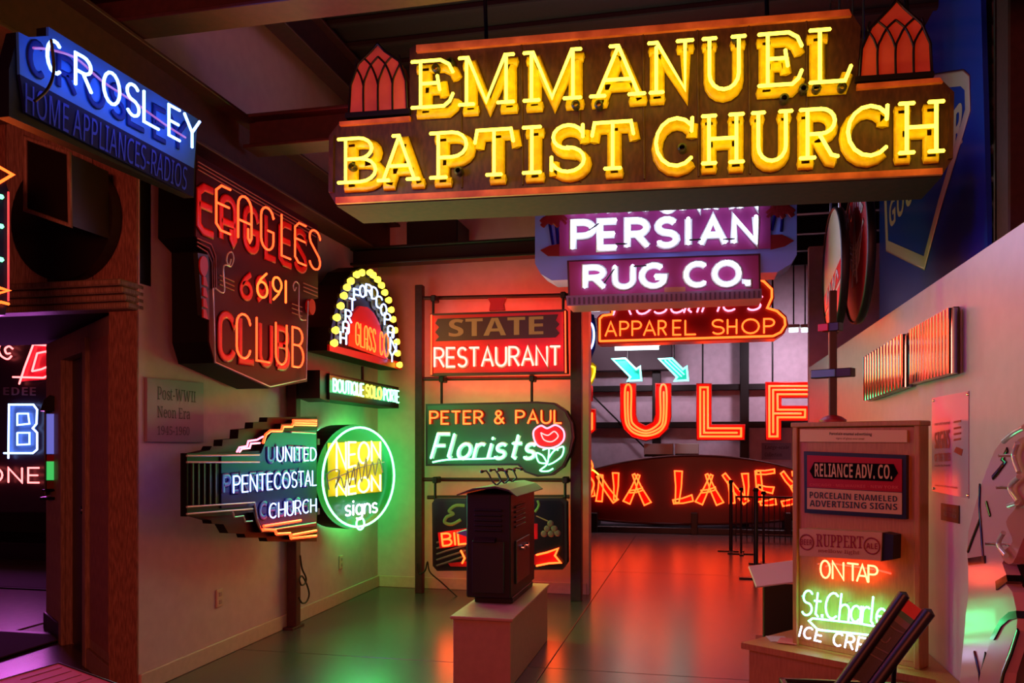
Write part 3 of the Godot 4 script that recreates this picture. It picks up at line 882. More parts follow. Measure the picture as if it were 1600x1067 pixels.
func stepped_sign() -> void:
	var s := sign_at("dark stepped sign with blue-white church lettering on the left wall post", on_x(410, 750, -2.78), 90)
	s.set_meta("label", "dark stepped sign with blue-white lettering and red stepped end, on left post")
	var body := look("black_enamel")
	plate(s, "rear_case", [[305, 708], [328, 703], [331, 697], [347, 697], [348, 687], [372, 685], [373, 671], [395, 669], [396, 660], [417, 659], [418, 652], [495, 651], [495, 846], [418, 846], [416, 840], [384, 840], [382, 834], [357, 833], [349, 819], [331, 818], [330, 813], [305, 806]], -0.1, -0.04, body)
	var face := [[292, 708], [345, 708], [408, 704], [411, 686], [420, 671], [438, 670], [439, 662], [455, 661], [458, 656], [495, 655], [495, 838], [455, 843], [452, 836], [432, 838], [430, 832], [408, 832], [400, 815], [396, 800], [345, 806], [292, 807]]
	plate(s, "front_case", face, -0.04, 0.0, body)
	plate(s, "face_panel", [[346, 712], [408, 708], [415, 690], [425, 676], [494, 672], [494, 822], [412, 828], [404, 812], [398, 790], [346, 794]], 0.0, 0.008, look("indigo_enamel", Color(0.07, 0.03, 0.36), 0.3, 0.0, 0.25))
	for x in [301, 310, 319, 328, 337]:
		plate(s, "rib", [[x, 724], [x + 2, 724], [x + 2, 790], [x, 790]], 0.0, 0.012, look("dark_steel"))
	var silver := look("clear_glass")
	line(s, "band_tube", [[[292, 712], [405, 711]]], 0.02, 0.006, silver)
	line(s, "band_tube", [[[292, 722], [405, 722]]], 0.02, 0.006, silver)
	line(s, "band_tube", [[[292, 792], [398, 785]]], 0.02, 0.006, silver)
	line(s, "band_tube", [[[292, 803], [395, 795]]], 0.02, 0.006, silver)
	line(s, "band_tube", [[[398, 786], [402, 812], [409, 830], [493, 817]]], 0.03, 0.006, silver)
	line(s, "band_tube", [[[455, 675], [493, 677]]], 0.03, 0.006, silver)
	line(s, "band_tube", [[[364, 800], [366, 808], [380, 806], [383, 815], [394, 814]]], 0.03, 0.006, silver)
	line(s, "stepped_tube", [[[411, 692], [415, 679], [423, 673], [440, 673], [442, 666], [456, 666], [459, 660], [494, 661]]], 0.05, 0.009, look("red_gas"))
	line(s, "stepped_tube", [[[458, 657], [494, 657]], [[458, 663], [494, 664]]], 0.05, 0.009, look("red_gas"))
	line(s, "stepped_tube", [[[412, 822], [470, 813]], [[411, 827], [430, 828], [432, 834], [453, 833], [455, 841], [494, 837]], [[456, 836], [494, 829]]], 0.05, 0.009, look("red_gas"))
	line(s, "stepped_tube", [[[370, 706], [374, 699], [386, 697], [388, 689], [402, 687], [411, 682]], [[374, 706], [378, 701], [390, 700], [392, 693], [406, 692]]], 0.05, 0.006, look("pink_gas"))
	var shadow := look("letter_blue", Color(0.12, 0.16, 0.5), 0.3)
	neon(s, "UNITED", [433, 698, 433, 721, 494, 700, 494, 719], 0.08, 0.0043, look("ice_gas"), SANS, [], shadow, 0.018, 0.012, 0.26)
	neon(s, "PENTECOSTAL", [365, 744, 365, 770, 494, 735, 494, 758], 0.08, 0.0043, look("ice_gas"), SANS, [], shadow, 0.018, 0.012, 0.22)
	neon(s, "CHURCH", [421, 787, 421, 810, 494, 779, 494, 799], 0.08, 0.0043, look("ice_gas"), SANS, [], shadow, 0.018, 0.012, 0.22)
	shed(s, 440, 750, 0.8, 0.6, Color(0.5, 0.45, 1.0), 1.0)
	for y in [690, 812]:
		var pm := s.transform.affine_inverse() * on_x(459, 978, WL + 0.06)
		var m := Vector2(pm.x, loc(s, 452, y).y)
		part(s, "mount_arm", Mb.new().box(Vector3(m.x, m.y, -0.183), Vector3(0.05, 0.05, 0.166), 0.004), look("dark_steel"))
	# blue tube that glows behind the nose of the sign
	var p := loc(s, 288, 722, -0.14)
	var q := loc(s, 288, 790, -0.14)
	part(s, "back_tube", Mb.new().tube([Vector3(p.x, p.y, -0.14), Vector3(q.x, q.y, -0.14)], 0.008), gas("deep_blue_gas", 0.15, 0.3, 4.0))

func round_sign() -> void:
	var s := sign_at("round green neon sign with yellow block and white ring", at(556, 745, 7.0), 68)
	var c := loc(s, 556, 745)
	var disc := PackedVector2Array()
	var ring := PackedVector2Array()
	for k in 48:
		var e := Vector2(cos(TAU * k / 48), sin(TAU * k / 48))
		disc.append(c + e * 0.44)
		ring.append(c + e * 0.415)
	part(s, "drum", Mb.new().prism(disc, -0.24, -0.008), look("black_enamel"))
	part(s, "face", Mb.new().prism(disc, -0.008, 0.0), look("bright_green_enamel", Color(0.02, 0.5, 0.24), 0.3))
	part(s, "ring_tube", Mb.new().sweep(ring, 0.05, 0.009, 0.009, true), look("mint_gas"))
	plate(s, "yellow_block", [[512, 692], [596, 689], [597, 768], [513, 776]], 0.0, 0.01, look("yellow_paint", Color(0.9, 0.78, 0.05), 0.4))
	neon(s, "NEON", [526, 691, 526, 736, 594, 691, 594, 716], 0.06, 0.009, gas("lemon_gas", 3.2, 2.9, 0.8))
	neon(s, "NEON", [526, 752, 526, 775, 594, 742, 594, 765], 0.06, 0.009, look("lemon_gas"))
	line(s, "unlit_script_tube", [[[510, 740], [514, 765], [512, 740], [530, 735], [524, 762], [532, 745], [538, 762], [543, 735], [546, 758], [553, 730], [555, 756], [560, 722], [565, 752], [572, 716], [574, 748], [582, 722], [586, 742], [592, 716], [598, 738]]], 0.09, 0.006, look("clear_glass"), true)
	line(s, "unlit_script_tube", [[[512, 752], [540, 740], [570, 728], [600, 722]]], 0.085, 0.006, look("clear_glass"), true)
	neon(s, "signs", [540, 780, 540, 806, 589, 776, 589, 800], 0.06, 0.0075, look("white_gas"))
	var lp := loc(s, 563, 818, 0.06)
	var loop := PackedVector2Array()
	for k in 16:
		loop.append(lp + Vector2(cos(TAU * k / 16) * 0.045, sin(TAU * k / 16) * 0.05))
	part(s, "loop_tube", Mb.new().sweep(loop, 0.06, 0.008, 0.008, true), look("mint_gas"))
	var dt := loc(s, 509, 745, -0.1)
	part(s, "bracket", Mb.new().box(Vector3(dt.x - 0.08, dt.y, -0.12), Vector3(0.3, 0.05, 0.05), 0.005), look("dark_steel"))
	shed(s, 556, 745, 0.7, 0.7, Color(0.1, 1.0, 0.4), 2.2)
	part(s, "rear_ring_tube", Mb.new().sweep(ring, -0.29, 0.009, 0.009, true), look("green_gas"))
	shed(s, 556, 745, 0.7, 0.7, Color(0.1, 1.0, 0.4), 1.7, -0.3)

# ---------------------------------------------------------------- signs in a steel frame before the partition
func framed_signs() -> void:
	var z := ZB + 0.25
	var iron := look("red_iron")
	var l := on_z(656, 920, z)
	var r := on_z(901, 928, z + 0.05)
	var fr := thing("sign_frame", "tall steel frame of posts and bars holding three stacked signs", "frame", Vector3(l.x, 0, z))
	var top_l := on_z(656, 446, z).y
	part(fr, "post", Mb.new().box(Vector3(0, top_l / 2, 0), Vector3(0.075, top_l, 0.075), 0.005), iron)
	part(fr, "post", Mb.new().box(Vector3(r.x - l.x, 1.9, 0.05), Vector3(0.1, 3.8, 0.1), 0.005), iron)
	for e in [[661, 466, 893, 461], [661, 592, 893, 590], [661, 749, 893, 750], [668, 777, 890, 776]]:
		var a := on_z(e[0], e[1], z) - fr.position
		var b := on_z(e[2], e[3], z) - fr.position
		part(fr, "bar", Mb.new().tube([a, b], 0.019, 10), iron)
	restaurant_sign(z + 0.28)
	florist_sign(z + 0.28)
	billiard_sign(z + 0.28)

func hang(s: Node3D, spots: Array) -> void:
	for e in spots:
		var a := loc(s, e[0], e[1], -0.14)
		var b := loc(s, e[0], e[2], -0.14)
		part(s, "hanger", Mb.new().tube([Vector3(a.x, a.y, -0.14), Vector3(b.x, b.y, -0.14)], 0.013, 8), look("dark_steel"))
		part(s, "clamp", Mb.new().box(Vector3(a.x, a.y, -0.19), Vector3(0.05, 0.06, 0.13), 0.008), look("dark_steel"))

func restaurant_sign(z: float) -> void:
	var s := sign_at("red and brown restaurant sign with pinkish neon, topmost in the steel frame", on_z(778, 535, z), 0, 0.4)
	plate(s, "cabinet", [[672, 490], [884, 483], [886, 583], [673, 587]], -0.12, 0.0, look("oxide_steel", Color(0.16, 0.05, 0.04), 0.4))
	plate(s, "red_panel", [[676, 493], [880, 487], [881, 580], [677, 583]], 0.0, 0.008, look("tomato_enamel", Color(0.78, 0.03, 0.04), 0.35))
	plate(s, "brown_panel", [[684, 498], [872, 491], [868, 500], [874, 506], [868, 513], [874, 520], [868, 527], [680, 533], [686, 526], [680, 519], [686, 511], [680, 505]], 0.008, 0.016, look("chocolate_enamel", Color(0.14, 0.05, 0.035), 0.4))
	printed(s, "painted_lettering", "STATE", [701, 499, 701, 526, 849, 494, 849, 522], 0.02, look("tan_paint", Color(0.62, 0.47, 0.33), 0.5))
	neon(s, "RESTAURANT", [679, 544, 679, 573, 875, 541, 875, 570], 0.045, 0.0095, look("pale_red_gas"), SANS, [], look("pink_enamel", Color(0.85, 0.6, 0.55), 0.4), 0.02, 0.012, 0.2)
	hang(s, [[677, 466, 494], [880, 461, 490]])
	plate(s, "crown", [[764, 485], [766, 474], [762, 466], [790, 465], [786, 474], [788, 484]], -0.08, -0.02, look("tomato_enamel"))
	line(s, "border_tube", [[[674, 492], [674, 585]], [[883, 486], [884, 582]]], 0.03, 0.006, look("red_gas"))
	shed(s, 778, 550, 1.3, 0.4, Color(1.0, 0.22, 0.15), 0.9)
	line(s, "rear_tube", [[[690, 500], [866, 495], [868, 572], [692, 576]]], -0.16, 0.008, look("red_gas"), false, true)
	shed(s, 778, 540, 1.2, 0.5, Color(1.0, 0.2, 0.13), 1.1, -0.18)

func florist_sign(z: float) -> void:
	var s := sign_at("dark green florist sign with orange and white neon and pink rose", on_z(778, 680, z), 0)
	var green := look("dark_green_enamel", Color(0.03, 0.3, 0.17), 0.35)
	var out := [[665, 631], [840, 627], [866, 629], [884, 641], [894, 660], [896, 684], [891, 708], [880, 730], [862, 743], [840, 745], [820, 738], [809, 727], [665, 728]]
	plate(s, "cabinet", out, -0.16, 0.0, look("forest_steel", Color(0.02, 0.07, 0.04), 0.4))
	plate(s, "face", [[668, 634], [840, 630], [865, 632], [882, 643], [891, 661], [893, 684], [888, 707], [878, 728], [861, 740], [841, 742], [822, 736], [811, 724], [668, 725]], 0.0, 0.008, green)
	neon(s, "PETER & PAUL", [672, 643, 672, 662, 877, 641, 877, 661], 0.05, 0.008, look("orange_gas"), SANS, [], look("rust_paint", Color(0.5, 0.12, 0.05), 0.4), 0.016, 0.012, 0.26)
	neon(s, "Florists", [684, 678, 673, 716, 842, 678, 832, 717], 0.05, 0.011, look("mint_gas"), SANS, [], look("white_enamel", Color(0.82, 0.85, 0.82), 0.35), 0.022, 0.012, 0.22)
	hang(s, [[690, 592, 634], [831, 591, 631]])
	line(s, "underline_tube", [[[676, 722], [700, 718], [740, 717], [772, 716]]], 0.05, 0.008, look("mint_gas"), true)
	plate(s, "painted_rose", [[836, 674], [846, 667], [856, 670], [868, 667], [878, 674], [879, 686], [870, 694], [858, 697], [843, 695], [837, 687]], 0.008, 0.014, look("rose_paint", Color(0.8, 0.08, 0.12), 0.4), true)
	line(s, "rose_tube", [[[834, 673], [845, 665], [855, 669], [868, 664], [880, 672], [881, 686], [872, 696], [858, 700], [842, 697], [835, 687]]], 0.05, 0.008, look("pink_gas"), true, true)
	line(s, "rose_tube", [[[845, 676], [856, 680], [866, 674], [872, 682], [862, 690], [850, 687], [845, 676]]], 0.05, 0.006, look("rose_gas"), true)
	line(s, "leaf_tube", [[[858, 700], [857, 714], [854, 726], [844, 735], [856, 736], [864, 732]]], 0.05, 0.007, look("mint_gas"), true)
	line(s, "leaf_tube", [[[855, 724], [842, 722], [838, 708], [848, 712], [855, 724]], [[857, 716], [866, 704], [880, 698], [878, 712], [866, 722], [857, 726]], [[848, 703], [858, 700], [872, 703]]], 0.05, 0.007, look("mint_gas"), true)
	shed(s, 778, 690, 1.2, 0.4, Color(0.25, 1.0, 0.5), 0.9)
	line(s, "rear_tube", [[[680, 645], [870, 642], [880, 690], [860, 722], [680, 716]]], -0.2, 0.008, look("green_gas"), false, true)
	shed(s, 778, 682, 1.1, 0.5, Color(0.2, 1.0, 0.4), 0.18, -0.22)

func billiard_sign(z: float) -> void:
	var s := sign_at("black billiard sign with red neon banner, lowest in the steel frame", on_z(780, 832, z), 0)
	plate(s, "cabinet", [[675, 786], [680, 779], [878, 778], [885, 785], [886, 880], [879, 890], [683, 892], [676, 884]], -0.12, 0.0, look("steel_rim", Color(0.2, 0.19, 0.19), 0.35, 0.6))
	plate(s, "face", [[679, 787], [683, 783], [875, 782], [880, 787], [881, 878], [876, 885], [685, 887], [680, 882]], 0.0, 0.006, look("black_face", Color(0.035, 0.03, 0.035), 0.3))
	line(s, "script_letter", [[[726, 790], [712, 790], [702, 798], [708, 803], [698, 808], [695, 816], [706, 819], [720, 812]]], 0.01, 0.016, look("cream_green_paint", Color(0.5, 0.55, 0.28), 0.5), true, false, 0.004)
	line(s, "script_letter", [[[840, 782], [842, 790], [836, 800]]], 0.01, 0.012, look("cream_green_paint"), true, false, 0.004)
	plate(s, "red_banner", [[684, 832], [760, 820], [840, 818], [840, 842], [760, 846], [687, 857]], 0.006, 0.012, look("tomato_enamel"))
	neon(s, "BILLIARDS", [690, 834, 692, 853, 830, 820, 830, 839], 0.04, 0.009, look("orange_gas"))
	for k in 5:
		line(s, "stripe", [[[682, 848 + k * 9], [700, 842 + k * 9], [728, 836 + k * 8]]], 0.009, 0.01, look("taupe_paint", Color(0.4, 0.34, 0.3), 0.5), false, false, 0.003)
	for b in [[860, 818], [855, 826], [866, 826], [850, 834], [861, 834], [871, 833]]:
		var p := loc(s, b[0], b[1], 0.008)
		part(s, "painted_ball", Mb.new().lathe([Vector2(0, 0.01), Vector2(0.02, 0.008), Vector2(0.03, 0.0)], Vector3(p.x, p.y, 0.006), 14, Basis(Vector3.RIGHT, Vector3.BACK, Vector3.UP)), look("ball_paint", Color(0.5, 0.35, 0.3), 0.4))
	hang(s, [[680, 750, 785], [883, 750, 785]])
	line(s, "cue", [[[838, 806], [856, 814]]], 0.01, 0.006, look("tan_paint"), false, false, 0.003)
	plate(s, "arrow_banner", [[700, 880], [780, 872], [840, 866], [872, 858], [868, 868], [876, 880], [840, 882], [780, 886], [704, 885]], 0.006, 0.012, look("tomato_enamel"))
	line(s, "arrow_tube", [[[838, 867], [855, 863], [872, 857], [867, 868], [876, 879], [858, 880], [838, 884]]], 0.04, 0.009, look("orange_gas"), false)
	line(s, "arrow_tube", [[[720, 860], [726, 872], [722, 880]]], 0.04, 0.009, look("orange_gas"))
	shed(s, 780, 850, 1.1, 0.3, Color(1.0, 0.3, 0.08), 0.6)
	line(s, "rear_tube", [[[695, 800], [865, 798], [866, 872], [696, 874]]], -0.16, 0.008, look("red_gas"), false, true)
	shed(s, 780, 835, 1.1, 0.4, Color(1.0, 0.25, 0.1), 0.3, -0.18)

# ---------------------------------------------------------------- signs hung in the opening
func hanging_signs() -> void:
	var s := sign_at("blue and maroon rug sign with palm trees and white neon capitals", at(1040, 400, 6.4), 0, 1.6)
	plate(s, "upper_case", [[836, 300], [1245, 285], [1245, 398], [1236, 412], [1215, 425], [862, 438], [845, 428], [836, 412]], -0.3, 0.0, look("sky_blue_enamel", Color(0.42, 0.58, 0.95), 0.4))
	var pl := look("plum_enamel", Color(0.52, 0.17, 0.4), 0.4)
	var mar := look("brick_enamel", Color(0.42, 0.05, 0.09), 0.4)
	plate(s, "upper_panel", [[874, 300], [1204, 287], [1204, 388], [874, 400]], 0.0, 0.01, pl)
	plate(s, "island", [[844, 391], [858, 384], [874, 381], [874, 400], [856, 400]], 0.0, 0.008, mar)
	plate(s, "island", [[1204, 367], [1222, 366], [1241, 376], [1226, 385], [1204, 390]], 0.0, 0.008, mar)
	for e in [[858, 345, 864, 382], [868, 342, 872, 382], [1213, 330, 1206, 360], [1224, 328, 1221, 362]]:
		line(s, "palm_trunk", [[[e[0], e[1]], [e[2], e[3]]]], 0.004, 0.012, look("indigo_enamel"), false, false, 0.004)
	for e in [[860, 346], [872, 342], [1212, 332], [1226, 330]]:
		var fr := []
		for k in 6:
			var g := deg_to_rad(-30.0 + k * 48.0)
			fr.append([[e[0], e[1]], [e[0] + cos(g) * 8, e[1] - sin(g) * 6 - 2], [e[0] + cos(g) * 15, e[1] - sin(g) * 8 + 4]])
		line(s, "palm_crown", fr, 0.006, 0.022, mar, true, false, 0.005)
	plate(s, "lower_case", [[886, 407], [1188, 396], [1189, 458], [888, 470]], -0.3, 0.014, look("plum_steel", Color(0.2, 0.05, 0.15), 0.4))
	plate(s, "lower_panel", [[889, 409], [1185, 399], [1186, 455], [891, 467]], 0.014, 0.02, pl)
	plate(s, "trough", [[884, 462], [1190, 451], [1191, 466], [886, 478]], -0.3, 0.03, look("pale_steel", Color(0.42, 0.42, 0.52), 0.4, 0.3))
	for k in 40:
		var x := 888.0 + k * 7.6
		plate(s, "trough_rib", [[x, 465 - k * 0.28], [x + 3, 465 - k * 0.28], [x + 3, 476 - k * 0.28], [x, 476 - k * 0.28]], 0.03, 0.036, look("slate_steel", Color(0.2, 0.2, 0.3), 0.4))
	plate(s, "maker_plate", [[1038, 449], [1071, 448], [1071, 459], [1038, 460]], 0.02, 0.026, look("tan_paint"))
	var w := look("white_gas")
	var we := look("white_enamel")
	neon(s, "HARTUNIAN", [893, 292, 893, 332, 1183, 280, 1183, 323], 0.05, 0.014, w, SANS, [], we, 0.028, 0.016, 0.3)
	neon(s, "PERSIAN", [893, 346, 893, 388, 1183, 337, 1183, 377], 0.05, 0.0145, w, SANS, [[895, 926], [937, 963], [980, 1012], [1027, 1057], [1072, 1080], [1096, 1134], [1148, 1182]], we, 0.03, 0.016)
	neon(s, "RUG CO.", [913, 417, 913, 449, 1173, 408, 1173, 443], 0.05, 0.0135, w, SANS, [[914, 944], [961, 989], [1003, 1040], [1072, 1105], [1117, 1156], [1164, 1172]], we, 0.028, 0.024)
	for e in [[920, 360, 936, 349], [962, 381, 980, 381], [1077, 375, 1095, 374], [1130, 374, 1148, 373], [944, 442, 960, 420], [990, 416, 1010, 415]]:
		line(s, "jumper_wire", [[[e[0], e[1]], [e[2], e[3]]]], 0.062, 0.006, look("cord"))
	for x in [900, 1180]:
		var q := loc(s, x, 300, -0.15)
		part(s, "hanger_rod", Mb.new().tube([Vector3(q.x, q.y - 0.05, -0.15), Vector3(q.x, ROOF + 0.09 - s.position.y, -0.15)], 0.012), look("dark_steel"))
	shed(s, 1040, 390, 1.5, 0.4, Color(0.75, 0.7, 1.0), 0.7)
	# the apparel sign behind it
	s = sign_at("orange-outlined apparel sign with rounded ends and pink script, partly hidden overhead", at(1080, 500, 8.6), 0, 0.9)
	var out := [[933, 496], [938, 491], [953, 489], [953, 440], [965, 430], [1180, 428], [1196, 436], [1209, 450], [1210, 466], [1203, 481], [1218, 484], [1229, 494], [1232, 507], [1226, 520], [1212, 529], [934, 538]]
	plate(s, "cabinet", out, -0.25, 0.0, look("rust_enamel", Color(0.42, 0.06, 0.03), 0.3))
	line(s, "border_tube", [[[937, 533], [937, 498], [942, 493], [957, 491], [957, 446], [966, 434], [1178, 432], [1194, 440], [1206, 452], [1206, 465], [1199, 481], [1214, 486], [1226, 497], [1227, 508], [1220, 519], [1208, 525], [937, 533]]], 0.05, 0.0115, look("orange_gas"))
	neon(s, "APPAREL SHOP", [946, 503, 946, 525, 1210, 498, 1210, 520], 0.05, 0.009, look("orange_gas"), SANS, [[946, 963], [969, 982], [988, 1002], [1006, 1024], [1029, 1041], [1052, 1064], [1071, 1087], [1113, 1131], [1137, 1151], [1160, 1186], [1194, 1210]])
	neon(s, "Rosaline's", [972, 452, 958, 492, 1200, 446, 1186, 484], 0.05, 0.01, look("pink_gas"), SANS, [], null, 0.0, 0.0, 0.12)
	for x in [970, 1195]:
		var q := loc(s, x, 440, -0.12)
		part(s, "hanger_rod", Mb.new().tube([Vector3(q.x, q.y - 0.05, -0.12), Vector3(q.x, ROOF + 0.09 - s.position.y, -0.12)], 0.012), look("dark_steel"))
	shed(s, 1080, 505, 1.6, 0.3, Color(1.0, 0.3, 0.18), 0.6)

# ---------------------------------------------------------------- the far room
func far_room() -> void:
	# steel girts and columns before the far wall
	var dark := look("dark_steel")
	for y in [607, 664]:
		var a := on_z(1000, y, ZW + 0.12)
		struct("trim_11", Mb.new().box(Vector3(-1.0, a.y, a.z), Vector3(10.0, 0.1, 0.14), 0.006), dark)
	for x in [1026, 1163]:
		var a := on_z(x, 600, ZW + 0.14)
		struct("trim_12", Mb.new().box(Vector3(a.x, 2.6, a.z), Vector3(0.14, 5.2, 0.2), 0.006), dark)
	var b0 := on_z(918, 540, ZW + 0.3)
	var b1 := on_z(1050, 574, ZW + 0.3)
	struct("trim_13", Mb.new().box(Vector3((b0.x + b1.x) / 2, (b0.y + b1.y) / 2 + 0.2, b0.z), Vector3(b1.x - b0.x, b0.y - b1.y + 0.5, 0.3), 0.01), look("dark_mauve", Color(0.2, 0.13, 0.16), 0.6))
	part(get_node("wall_far"), "brace_rod", Mb.new().tube([on_z(920, 612, ZW + 0.2), on_z(1010, 702, ZW + 0.2)], 0.014), dark)
	# big cut-out letters
	gulf_letters()
	lanes_sign()
	# pair of turquoise arrows
	for k in 2:
		var s := sign_at(["turquoise neon arrow pointing down beside the dark steel column", "turquoise neon arrow with inner tubes, the right-hand of the two arrows"][k], on_z(1000 + k * 75, 578, ZW + 1.2), 0, 0, "turquoise neon arrows", "neon_arrow", "neon sign")
		s.set_meta("label", ["filled turquoise neon arrow slanting down above the large letter U", "turquoise neon arrow with inner tubes, further from the pillar of the two"][k])
		var d := k * 73.0
		var o := [[957 + d, 561], [977 + d, 560], [994 + d, 577], [1000 + d, 573], [1002 + d, 594], [981 + d, 595], [985 + d, 589]]
		plate(s, "face", o, -0.08, 0.0, look("turquoise_enamel", Color(0.1, 0.75, 0.65), 0.4))
		line(s, "outline_tube", [o], 0.04, 0.017, look("teal_gas"), false, true)
		if k == 1:
			line(s, "inner_tube", [[[966 + d, 563], [992 + d, 588]], [[972 + d, 562], [996 + d, 585]]], 0.04, 0.012, look("teal_gas"))
		part(s, "support_rod", Mb.new().tube([Vector3(loc(s, 980 + d, 575).x, loc(s, 980 + d, 575).y, -0.05), Vector3(loc(s, 980 + d, 575).x, ROOF + 0.09 - s.position.y, -0.05)], 0.012), dark)
		shed(s, 980 + d, 577, 0.4, 0.3, Color(0.3, 1.0, 0.9), 0.12)
	# fluorescent tubes on the far ceiling
	var spots := [[995, 544, 70, "fluorescent strip lamp glowing just under the orange apparel sign"], [1240, 516, 16, "short fluorescent strip lamp near the white wall corner, left of a pair"], [1258, 516, 14, "short fluorescent strip lamp touching the white wall corner in the picture"], [926, 484, 26, "fluorescent strip lamp peeking out above the pillar in far hall"]]
	for e in spots:
		var c := on_z(e[0], e[1], ZW + 1.5)
		var w: float = e[2] * absf(c.z) / F * 1.02
		var o := thing("strip_lamp", e[3], "lamp", c, 0, "fluorescent strip lamps in the far hall")
		part(o, "housing", Mb.new().box(Vector3(0, 0.06, -0.02), Vector3(w, 0.05, 0.16), 0.008), look("white_enamel"))
		part(o, "lamp_tube", Mb.new().tube([Vector3(-w / 2 + 0.02, 0, 0), Vector3(w / 2 - 0.02, 0, 0)], 0.03, 10), look("fluorescent"))
		part(o, "hanger_rod", Mb.new().tube([Vector3(0, 0.08, 0), Vector3(0, ROOF + 0.09 - c.y, 0)], 0.01), dark)
		var l := AreaLight3D.new()
		l.name = "glow"
		o.add_child(l)
		l.position = Vector3(0, -0.04, -0.05)
		l.rotation_degrees = Vector3(-48, 0, 0)
		l.area_size = Vector2(maxf(w, 0.3), 0.12)
		l.area_normalize_energy = true
		l.light_color = Color(1.0, 0.86, 0.95)
		l.light_energy = 1.0
		l.shadow_enabled = true
	# white storage boxes on a shelf under the letters, and a text board
	for e in [[1007, 1052, 693, 710, "white flat box on top of the red oval sign, beside the brace rod"], [1055, 1092, 693, 709, "white flat box on the oval sign, under the letter L"]]:
		var a := on_z(e[0], e[2], ZW + 0.55)
		var b := on_z(e[1], e[3], ZW + 0.55)
		var o := thing("storage_box", e[4], "box", Vector3((a.x + b.x) / 2, b.y, a.z), 0, "white boxes behind the oval sign")
		part(o, "carton", Mb.new().box(Vector3(0, (a.y - b.y) / 2, 0), Vector3(b.x - a.x, a.y - b.y, 0.35), 0.006), look("white_enamel"))
		part(o, "shelf_bracket", Mb.new().box(Vector3(0, -0.02, -0.15), Vector3(b.x - a.x, 0.03, 0.6), 0.004).box(Vector3(0, -b.y / 2, -0.2), Vector3(0.05, b.y, 0.05), 0.004), dark)
	var ib := sign_at("pale printed board on the far wall beside the wooden cabinet", on_z(1216, 702, ZW + 0.02), 0, 0, "", "text_board", "board")
	plate(ib, "panel", [[1190, 692], [1236, 692], [1236, 718], [1190, 718]], -0.015, 0.0, look("grey_board", Color(0.55, 0.52, 0.6), 0.6))
	printed(ib, "printed_text", "Large-scale", [1195, 696, 1195, 703, 1233, 696, 1233, 703], 0.003, look("ink", Color(0.06, 0.05, 0.06), 0.6), true, false)
	printed(ib, "printed_text", "Collection", [1195, 707, 1195, 713, 1222, 707, 1222, 713], 0.003, look("ink"), true, false)
	# black stanchions and a low railing
	for e in [[1142, 752, 862, "black stanchion standing leftmost at the railing, near the oval sign"], [1158, 764, 866, "slim black stanchion just behind the leftmost one"], [1181, 765, 905, "black stanchion standing nearest the wooden ledge, in front of railing"], [1193, 770, 882, "slim black stanchion against the middle of the railing"]]:
		var p := on_y(e[0], e[2], 0.0)
		var h: float = on_z(e[0], e[1], p.z).y
		var o := thing("stanchion", e[3], "stanchion", p, 0, "black stanchions in the far hall")
		part(o, "post", Mb.new().tube([Vector3(0, 0.01, 0), Vector3(0, h, 0)], 0.024 if h > 0.85 else 0.014, 10), look("black"))
		part(o, "foot", Mb.new().box(Vector3(0, 0.008, 0), Vector3(0.34, 0.016, 0.05), 0.003).box(Vector3(0, 0.008, 0), Vector3(0.05, 0.016, 0.34), 0.003), look("black"))
		part(o, "cap", Mb.new().lathe([Vector2(0.026, h - 0.02), Vector2(0.034, h), Vector2(0.02, h + 0.02), Vector2(0, h + 0.02)], Vector3.ZERO, 12), look("black"))
	var r0 := on_y(1150, 846, 0.0)
	var rl := thing("metal_railing", "low black metal railing of thin upright bars in far hall", "railing", r0)
	var ty := on_z(1150, 776, r0.z).y
	var rw := on_z(1262, 800, r0.z).x - r0.x
	part(rl, "top_rail", Mb.new().box(Vector3(rw / 2, ty, 0), Vector3(rw, 0.03, 0.03), 0.004), look("black"))
	part(rl, "bottom_rail", Mb.new().box(Vector3(rw / 2, 0.1, 0), Vector3(rw, 0.025, 0.025), 0.004), look("black"))
	for k in 14:
		part(rl, "bar", Mb.new().tube([Vector3(rw * k / 13.0, 0.0, 0), Vector3(rw * k / 13.0, ty, 0)], 0.008, 6), look("black"))
	# edge of a tall coloured sign that shows beside the pillar
	var s := sign_at("slim yellow and blue sign edge showing beside the pillar", on_z(922, 580, -11.0), 20)
	plate(s, "upper_case", [[900, 480], [928, 492], [932, 515], [930, 545], [924, 560], [900, 566]], -0.2, 0.0, look("ink_blue", Color(0.05, 0.08, 0.25), 0.3))
	line(s, "outline_tube", [[[912, 500], [924, 506], [928, 520], [926, 538], [918, 552]]], 0.04, 0.014, look("ice_gas"), true)
	plate(s, "yellow_panel", [[900, 572], [926, 566], [932, 572], [930, 590], [920, 610], [900, 616]], -0.2, 0.02, look("yellow_paint"))
	line(s, "yellow_tube", [[[922, 572], [929, 575], [927, 588], [918, 604]]], 0.06, 0.012, gas("pure_yellow_gas", 2.6, 2.0, 0.05), true)
	part(s, "pole", Mb.new().box(Vector3(loc(s, 906, 700, -0.1).x, -0.4, -0.1), Vector3(0.08, 4.0, 0.08), 0.005), dark)
	s = sign_at("small orange flame-shaped neon figure beside the pillar, near the floor sign", on_z(922, 745, -11.5), 10)
	plate(s, "face", [[905, 730], [920, 712], [930, 735], [928, 770], [918, 785], [905, 780]], -0.1, 0.0, look("tomato_enamel"))
	line(s, "flame_tube", [[[920, 714], [926, 728], [921, 742], [928, 756], [922, 776]]], 0.04, 0.013, look("orange_gas"), true)
	line(s, "flame_tube", [[[919, 730], [929, 736], [935, 741]]], 0.04, 0.01, look("yellow_gas"), true)
	part(s, "stand", Mb.new().box(Vector3(loc(s, 912, 800).x, loc(s, 912, 780).y / 1.0 - 0.45, -0.05), Vector3(0.06, 1.0, 0.06), 0.005), dark)

